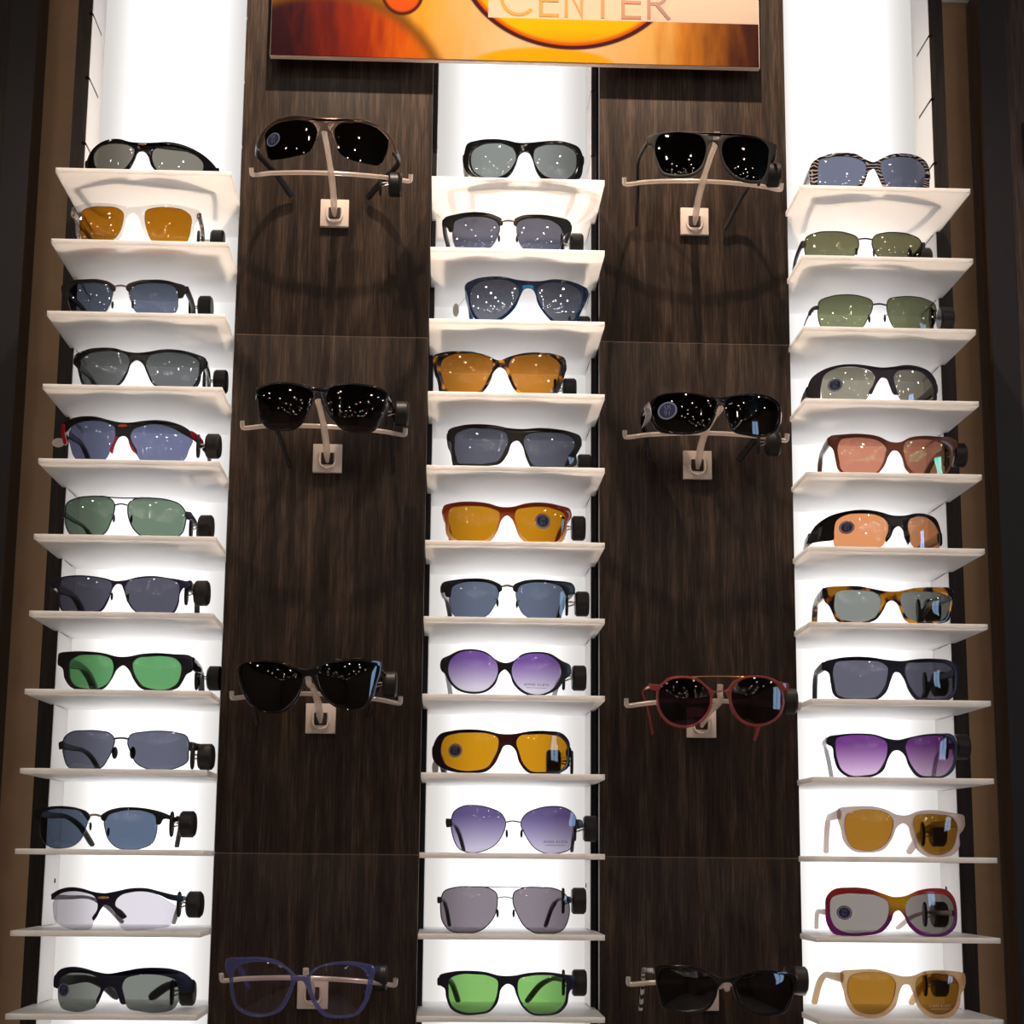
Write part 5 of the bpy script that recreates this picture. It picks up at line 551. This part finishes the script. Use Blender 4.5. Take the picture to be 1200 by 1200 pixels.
# ------------------------------------------------------------------ fixture
ZT,ZBOT=1.15,-.42
LIN=.0135
for cc in 'LMR':
    x=CX[cc]; root=empty('light_column',(x,YB,ZBOT)); 
    tag(root,'tall recessed white column with glowing back panel, '+{'L':'left, behind the leftmost shelves','M':'central, between the two wood panels','R':'right, behind the rightmost shelves'}[cc],'display column','backlit shelf columns')
    lo=lambda a:(a[0]-x,a[1]-YB,a[2]-ZBOT)
    box('back_light',lo((x-WR,YB,ZBOT)),lo((x+WR,YB+.01,ZT)),'backlight',root)
    for sg in (-1,1):
        outer=(cc=='L' and sg<0) or (cc=='R' and sg>0)
        xi=x+sg*WR; xo=x+sg*(WR+.0006); xn=x+sg*(WR+.0054); xe=x+sg*(WR+(.0185 if outer else .0070))
        cuts=sorted((Z0-r*DZ,(ST if 0<=r<12 else .0034)) for r in range(-4,14) if ZBOT+.02<Z0-r*DZ<ZT-.01)
        yb=YB-.022
        m=MB(); z=ZBOT
        for c_,t_ in cuts:
            m.box(lo((min(xi,xo),YF+.0008,z)),lo((max(xi,xo),YB,c_-t_-.0003))); m.box(lo((min(xi,xo),yb,c_-t_-.0003)),lo((max(xi,xo),YB,c_+.0003))); z=c_+.0003
        m.box(lo((min(xi,xo),YF+.0008,z)),lo((max(xi,xo),YB,ZT))); m.build('side_panel','white',root,smooth=False)
        m=MB(); z=ZBOT
        for c_,t_ in cuts:
            m.box(lo((min(xo,xn),YF,z)),lo((max(xo,xn),YB+.012,c_-t_-.0003))); m.box(lo((min(xo,xn),YF+.0135,c_-t_-.0003)),lo((max(xo,xn),YB+.012,c_+.0003))); z=c_+.0003
        m.box(lo((min(xo,xn),YF,z)),lo((max(xo,xn),YB+.012,ZT))); m.box(lo((min(xn,xe),YF,ZBOT)),lo((max(xn,xe),YB+.012,ZT)))
        m.build('upright_edge','wood_dark' if outer else 'black_edge',root,smooth=False)
        if outer or (cc=='M' and sg>0):
            m=MB()
            for c_ in (Z0-9.42*DZ,Z0-11.45*DZ):
                m.cyl(lo((xi-sg*.0003,YF+.058,c_)),(1,0,0),.0028,.001,14)
            m.build('peg_hole','slot',root)
m=MB(); 
# wood panels: 2 columns x 3
G1=.0006
rows=[('upper',.618,ZT),('middle',.006,.618),('lower',ZBOT,.006)]
for sd,xa,xb in (('left',-.3352,-.1030),('right',.1036,.3352)):
    for nm,za,zb in rows:
        o=box('wood_panel',(xa,YW,za+G1),(xb,YW+.018,zb-G1),'wood',None,.0004)
        tag(o,'%s dark wood-grain panel between the shelf columns, %s side'%(nm,sd),'panel','dark wood-grain panels')
    o=box('panel_backing',(xa+.002,YW+.0185,ZBOT),(xb-.002,YB,ZT),'black_edge',None)
    for zz in (.618,.006): box('seam_strip',(xa+.001,YW+.0005,zz-.00055),(xb-.001,YW+.018,zz+.00055),'seam',o)
    tag(o,'dark carcass behind the %s stack of wood panels'%sd,'carcass')
# ------------------------------------------------------------------ sign
PX0,PX1,PZ0,PZ1,PY=-.3025,.2995,.9635,1.24,.065
def poster():
    m,nt,out=newmat('poster_print')
    L=nt.links.new
    tc=N(nt,'ShaderNodeTexCoord'); s=N(nt,'ShaderNodeSeparateXYZ'); L(tc.outputs['Object'],s.inputs[0])
    X,Z=s.outputs['X'],s.outputs['Z']
    def math_(op,a,b=None,c=None):
        n=N(nt,'ShaderNodeMath',operation=op)
        for i,q in enumerate((a,b,c)):
            if q is None: continue
            if isinstance(q,(int,float)): n.inputs[i].default_value=q
            else: L(q,n.inputs[i])
        return n.outputs[0]
    def mixc(f,a,b):
        n=N(nt,'ShaderNodeMixRGB')
        if isinstance(f,(int,float)): n.inputs[0].default_value=f
        else: L(f,n.inputs[0])
        for i,q in ((1,a),(2,b)):
            if isinstance(q,tuple): n.inputs[i].default_value=q
            else: L(q,n.inputs[i])
        return n.outputs[0]
    mp=N(nt,'ShaderNodeMapping'); mp.inputs['Rotation'].default_value=(0,.7,0); mp.inputs['Scale'].default_value=(6,1,1.2); L(tc.outputs['Object'],mp.inputs[0]); no=N(nt,'ShaderNodeTexNoise',i_Scale=12.,i_Detail=4.); L(mp.outputs[0],no.inputs['Vector'])
    mr=N(nt,'ShaderNodeMapRange'); mr.inputs['From Min'].default_value=0; mr.inputs['From Max'].default_value=.602
    L(math_('ADD',X,math_('MULTIPLY',math_('SUBTRACT',no.outputs[0],.5),.07)),mr.inputs[0])
    r=ramp(nt,[(0,lin((36,10,14))),(.12,lin((70,26,14))),(.22,lin((140,88,18))),(.31,lin((206,140,45))),(.40,lin((198,152,96))),(.48,lin((197,162,124))),(.62,lin((197,162,120))),(.77,lin((200,152,84))),(.84,lin((176,108,34))),(.92,lin((112,62,20))),(.97,lin((62,28,20))),(1,lin((46,20,20)))])
    L(mr.outputs[0],r.inputs[0]); col=r.outputs[0]
    # darker red patch high on the left
    def ell(cx,cz,rx,rz,p=2.):
        a=math_('POWER',math_('ABSOLUTE',math_('DIVIDE',math_('SUBTRACT',X,cx),rx)),p); b=math_('POWER',math_('ABSOLUTE',math_('DIVIDE',math_('SUBTRACT',Z,cz),rz)),p)
        return math_('ADD',a,b)
    def step(v,e0,e1,inv=True):
        q=N(nt,'ShaderNodeMapRange'); q.interpolation_type='SMOOTHSTEP'; L(v,q.inputs[0]); q.inputs['From Min'].default_value=e0; q.inputs['From Max'].default_value=e1
        q.inputs['To Min'].default_value=1. if inv else 0.; q.inputs['To Max'].default_value=0. if inv else 1.; return q.outputs[0]
    # streaky red-orange skin in the lower left
    sr=ramp(nt,[(0,lin((40,8,16))),(.22,lin((84,18,14))),(.5,lin((132,36,8))),(.75,lin((182,76,6))),(1,lin((196,112,12)))])
    m4=N(nt,'ShaderNodeMapRange'); m4.inputs['From Min'].default_value=.02; m4.inputs['From Max'].default_value=.215
    L(math_('ADD',X,math_('MULTIPLY',math_('SUBTRACT',no.outputs[0],.5),.09)),m4.inputs[0]); L(m4.outputs[0],sr.inputs[0])
    sk=ell(.06,-.06,.155,.145)
    col=mixc(step(sk,.97,1.22),col,lin((104,64,12))); col=mixc(step(sk,.80,1.05),col,sr.outputs[0])
    # tip of the other lens
    e2=ell(.160,.088,.026,.030); col=mixc(step(e2,.95,1.15),col,lin((70,20,14))); col=mixc(step(e2,.62,.85),col,lin((186,72,10)))
    # amber pool under the lens
    col=mixc(step(ell(.335,-.006,.095,.027),.75,1.1),col,lin((206,142,2)))
    # big amber lens with dark rim
    e1=ell(.367,.140,.140,.122)
    col=mixc(step(e1,.985,1.03),col,lin((62,16,22))); col=mixc(step(e1,.90,.935),col,lin((176,78,6)))
    zg=N(nt,'ShaderNodeMapRange'); L(Z,zg.inputs[0]); zg.inputs['From Min'].default_value=.022; zg.inputs['From Max'].default_value=.045
    col=mixc(step(e1,.80,.90),col,mixc(zg.outputs[0],lin((206,124,2)),lin((208,156,0))))
    # pale translucent band behind the words
    band=math_('MULTIPLY',step(X,.2655,.2665,False),step(Z,.0572,.0582,False))
    col=mixc(math_('MULTIPLY',band,.86),col,lin((204,182,168)))
    b=N(nt,'ShaderNodeBsdfPrincipled'); b.inputs['Roughness'].default_value=.6; b.inputs['Specular IOR Level'].default_value=.04; gg=N(nt,'ShaderNodeMixRGB',blend_type='MULTIPLY',i_Fac=1.); L(col,gg.inputs[1]); gg.inputs[2].default_value=(.82,.83,.78,1); col=gg.outputs[0]; L(col,b.inputs['Base Color']); L(b.outputs[0],out.inputs[0]); return m
M['poster']=poster()
M['word']=ptex('orange_lettering',fade([(0,(.46,.215,.01,1)),(.45,(.42,.17,.015,1)),(.75,(.28,.085,.02,1)),(1,(.17,.045,.03,1))],'X',.27,.50),.5)[0]
M['edge_white']=princ('pale_sign_edge',(.85,.66,.56),.4)
sg_=empty('sign_board',(PX0,PY,PZ0)); tag(sg_,'amber close-up photo sign board reading CENTER above the middle column','sign')
box('board',(0,.0012,0),(PX1-PX0,.009,PZ1-PZ0),'edge_white',sg_)
box('printed_face',(.0004,0,.0014),(PX1-PX0-.0008,.0016,PZ1-PZ0),'poster',sg_)
m=MB()
for q in (.09,.50): m.box((q,.009,.02),(q+.03,YW-PY,.20))
m.build('standoff','black_edge',sg_)
# word CENTER in a light geometric hand
zb=.0625; Hh=.040; t=.0043; yy=-.0003
_so=[0]
def stroke(mb,pts):
    # mitred ribbon, each stroke a hair in front of the one before so that crossings stay clean
    _so[0]=(_so[0]+1)%6; y_=yy-.00006*_so[0]; n=len(pts); A=[];B=[]
    for i,p in enumerate(pts):
        d0=Vector((p[0]-pts[i-1][0],p[1]-pts[i-1][1])).normalized() if i>0 else None
        d1=Vector((pts[i+1][0]-p[0],pts[i+1][1]-p[1])).normalized() if i<n-1 else None
        a=d0 or d1; b=d1 or d0; n0=Vector((-a.y,a.x)); n1=Vector((-b.y,b.x)); nm=(n0+n1).normalized(); k=t/2/max(.35,nm.dot(n0))
        ex=(-a if i==0 else a)*t*.5 if i in (0,n-1) else Vector((0,0))
        A.append((p[0]+nm.x*k+ex.x,p[1]+nm.y*k+ex.y)); B.append((p[0]-nm.x*k+ex.x,p[1]-nm.y*k+ex.y))
    v=[(x,y_,z) for x,z in A+B]+[(x,.0002,z) for x,z in A+B]; f=[]
    for i in range(n-1):
        f+=[(i,i+1,n+i+1,n+i),(2*n+i,3*n+i,3*n+i+1,2*n+i+1),(i,2*n+i,2*n+i+1,i+1),(n+i,n+i+1,3*n+i+1,3*n+i)]
    f+=[(0,n,3*n,2*n),(n-1,3*n-1,4*n-1,2*n-1)]
    mb.add(v,f)
xs=[.2825,.331,.3625,.4076,.433,.465]
for ch,x in zip('CENTER',xs):
    mb=MB(); w=.024
    if ch=='C': stroke(mb,[(x+.021+.0205*math.cos(math.radians(a)),zb+Hh/2+Hh/2*math.sin(math.radians(a))) for a in range(45,316,10)])
    if ch=='E':
        stroke(mb,[(x,zb),(x,zb+Hh)]); [stroke(mb,[(x,z),(x+.020,z)]) for z in (zb,zb+Hh/2,zb+Hh)]
    if ch=='N': stroke(mb,[(x,zb),(x,zb+Hh),(x+.019,zb),(x+.019,zb+Hh)])
    if ch=='T': stroke(mb,[(x,zb),(x,zb+Hh)]); stroke(mb,[(x-.012,zb+Hh),(x+.012,zb+Hh)])
    if ch=='R':
        stroke(mb,[(x,zb),(x,zb+Hh),(x+.010,zb+Hh)]); stroke(mb,[(x+.010+.0105*math.cos(math.radians(a)),zb+Hh-.0105+.0105*math.sin(math.radians(a))) for a in range(90,-91,-15)]); stroke(mb,[(x+.010,zb+Hh-.021),(x,zb+Hh-.021)]); stroke(mb,[(x+.009,zb+Hh-.021),(x+.024,zb)])
    mb.build('letter','word',sg_,False)
# ------------------------------------------------------------------ walls, side cabinets
ZF=-1.52; ZC=1.52; YN=-9.5
def st(name,a,b,mat): o=box(name,a,b,mat); tag(o,kind='structure'); return o
st('wall_back',(-4,.2635,ZF),(4,.33,1.158),'beige')
st('trim_1',(-4,.20,1.158),(4,.33,ZC),'white')
st('floor',(-4,YN,ZF-.05),(4,.33,ZF),'floor') if 'floor' in M else None
M['floor']=princ('pale_tile_floor',(.66,.61,.56),.45)
M['ceil']=princ('dark_ceiling',(.10,.075,.055),.8)
M['roomwall']=princ('room_wall_taupe',(.30,.25,.21),.8)
st('floor',(-4,YN,ZF-.05),(4,.33,ZF),'floor'); st('ceiling',(-4,YN,ZC),(4,.33,ZC+.05),'ceil')
st('wall_left',(-4.05,YN,ZF),(-4,.33,ZC),'roomwall'); st('wall_right',(4,YN,ZF),(4.05,.33,ZC),'roomwall'); st('wall_front',(-4,YN-.05,ZF),(4,YN,ZC),'roomwall')
for sd,sg in (('left',-1),('right',1)):
    x=sg*.6195; root=empty('side_cabinet',(x,.262,ZF)); tag(root,'dark wood cabinet standing at the %s edge beyond the tan wall strip'%sd,'cabinet','flanking dark wood cabinets')
    w=sg*.62
    box('cabinet_body',(min(0,w),-.055,0),(max(0,w),0,1.152-ZF),'wood_dark' if sg<0 else 'wood_side',root) if 'wood_side' in M else None
    if 'wood_side' not in M:
        M['wood_side']=wood('brown_cabinet_laminate',(.028,.018,.015,1),(.055,.037,.031,1),(.095,.068,.056,1))
        box('cabinet_body',(min(0,w),-.055,0),(max(0,w),0,1.152-ZF),'wood_dark' if sg<0 else 'wood_side',root)
    m=MB(); m.box((min(0,sg*.0345),-.0565,0),(max(0,sg*.0345),-.0552,1.152-ZF)); m.build('front_stile','black_edge',root)
    if sg>0:
        box('niche_frame',(.052,-.062,.900-ZF),(.20,-.0556,.960-ZF),'black_edge',root)
        box('niche_panel',(.055,-.060,.30-ZF),(.20,-.0556,.8985-ZF),'white',root)  # plain white back of the neighbouring bay, not a lamp
        box('rail',(.052,-.064,.928-ZF),(.20,-.0621,.931-ZF),'steel',root)
# plinth carrying the fixture
o=box('fixture_plinth',(-.555,YF,ZF),(.555,.262,ZBOT-.001),'wood_dark'); tag(o,'dark wood base below the shelf columns','base cabinet')
# window in the right wall (daylight seen in the lenses)
wr=empty('window_1',(3.995,-2.4,.15)); tag(wr,kind='structure')
m=MB(); m.box((-.02,-.40,.0),(-.012,-.02,1.15)); m.box((-.02,.03,.0),(-.012,.40,1.15)); m.build('window_pane','windowlight',wr)
m=MB(); m.box((-.03,-.02,.0),(0,.03,1.15)); m.box((-.03,-.46,-.06),(0,-.40,1.21)); m.box((-.03,.40,-.06),(0,.46,1.21)); m.box((-.03,-.4,1.15),(0,.4,1.21)); m.box((-.03,-.4,-.06),(0,.4,0)); m.build('window_frame','white',wr)
# recessed downlights
k=0
dl=None
random.seed(3)
for iy in range(10):
    for ix in range(7):
        x=-3.3+ix*1.1+random.uniform(-.3,.3); y=-1.0-iy*.83+random.uniform(-.25,.25)
        if dl is None:
            m=MB(); m.cyl((0,0,-.004),(0,0,1),.030,.006,20); dl=m.build('downlight_lamp','bulb'); o=dl
        else: o=dl.copy(); COL.objects.link(o)
        o.location=(x,y,ZC-.002); tag(o,'small round recessed ceiling downlight of the shop','downlight','recessed ceiling downlights')
# ------------------------------------------------------------------ lights
def spot(name,loc,tgt,e,col,ang,r,blend=.5):
    l=bpy.data.lights.new(name,'SPOT'); l.energy=e; l.color=col; l.spot_size=math.radians(ang); l.spot_blend=blend; l.shadow_soft_size=r
    o=bpy.data.objects.new(name,l); COL.objects.link(o); o.location=loc
    o.rotation_euler=(Vector(tgt)-Vector(loc)).to_track_quat('-Z','Y').to_euler(); return o
warm=(1,.80,.62)
spot('track_spot_left',(-.22,-.24,1.36),(-.22,.09,.62),24.,warm,95,.008,.8)
spot('track_spot_right',(.22,-.24,1.36),(.22,.09,.62),24.,warm,95,.008,.8)
w=bpy.data.worlds.new('world'); SC.world=w; w.use_nodes=True; w.node_tree.nodes['Background'].inputs[0].default_value=(.02,.018,.016,1); w.node_tree.nodes['Background'].inputs[1].default_value=.5
# ------------------------------------------------------------------ camera
cam=bpy.data.cameras.new('camera'); co=bpy.data.objects.new('camera',cam); COL.objects.link(co)
cam.sensor_fit='HORIZONTAL'; cam.sensor_width=36; cam.lens=CP['f']/1200*36; cam.clip_start=.02
ya,pi_,ro=CP['yaw'],CP['pitch'],CP['roll']
F=Vector((math.sin(ya)*math.cos(pi_),math.cos(ya)*math.cos(pi_),math.sin(pi_))); Rt=Vector((math.cos(ya),-math.sin(ya),0)); U=Rt.cross(F)
R2=math.cos(ro)*Rt+math.sin(ro)*U; U2=-math.sin(ro)*Rt+math.cos(ro)*U
mt=Matrix((R2,U2,-F)).transposed().to_4x4(); mt.translation=Vector((CP['cx'],CP['cy'],CP['cz'])); co.matrix_world=mt
SC.camera=co
vs=SC.view_settings; vs.view_transform='Standard'; vs.look='None'; vs.gamma=1; vs.use_curve_mapping=False; vs.exposure=0
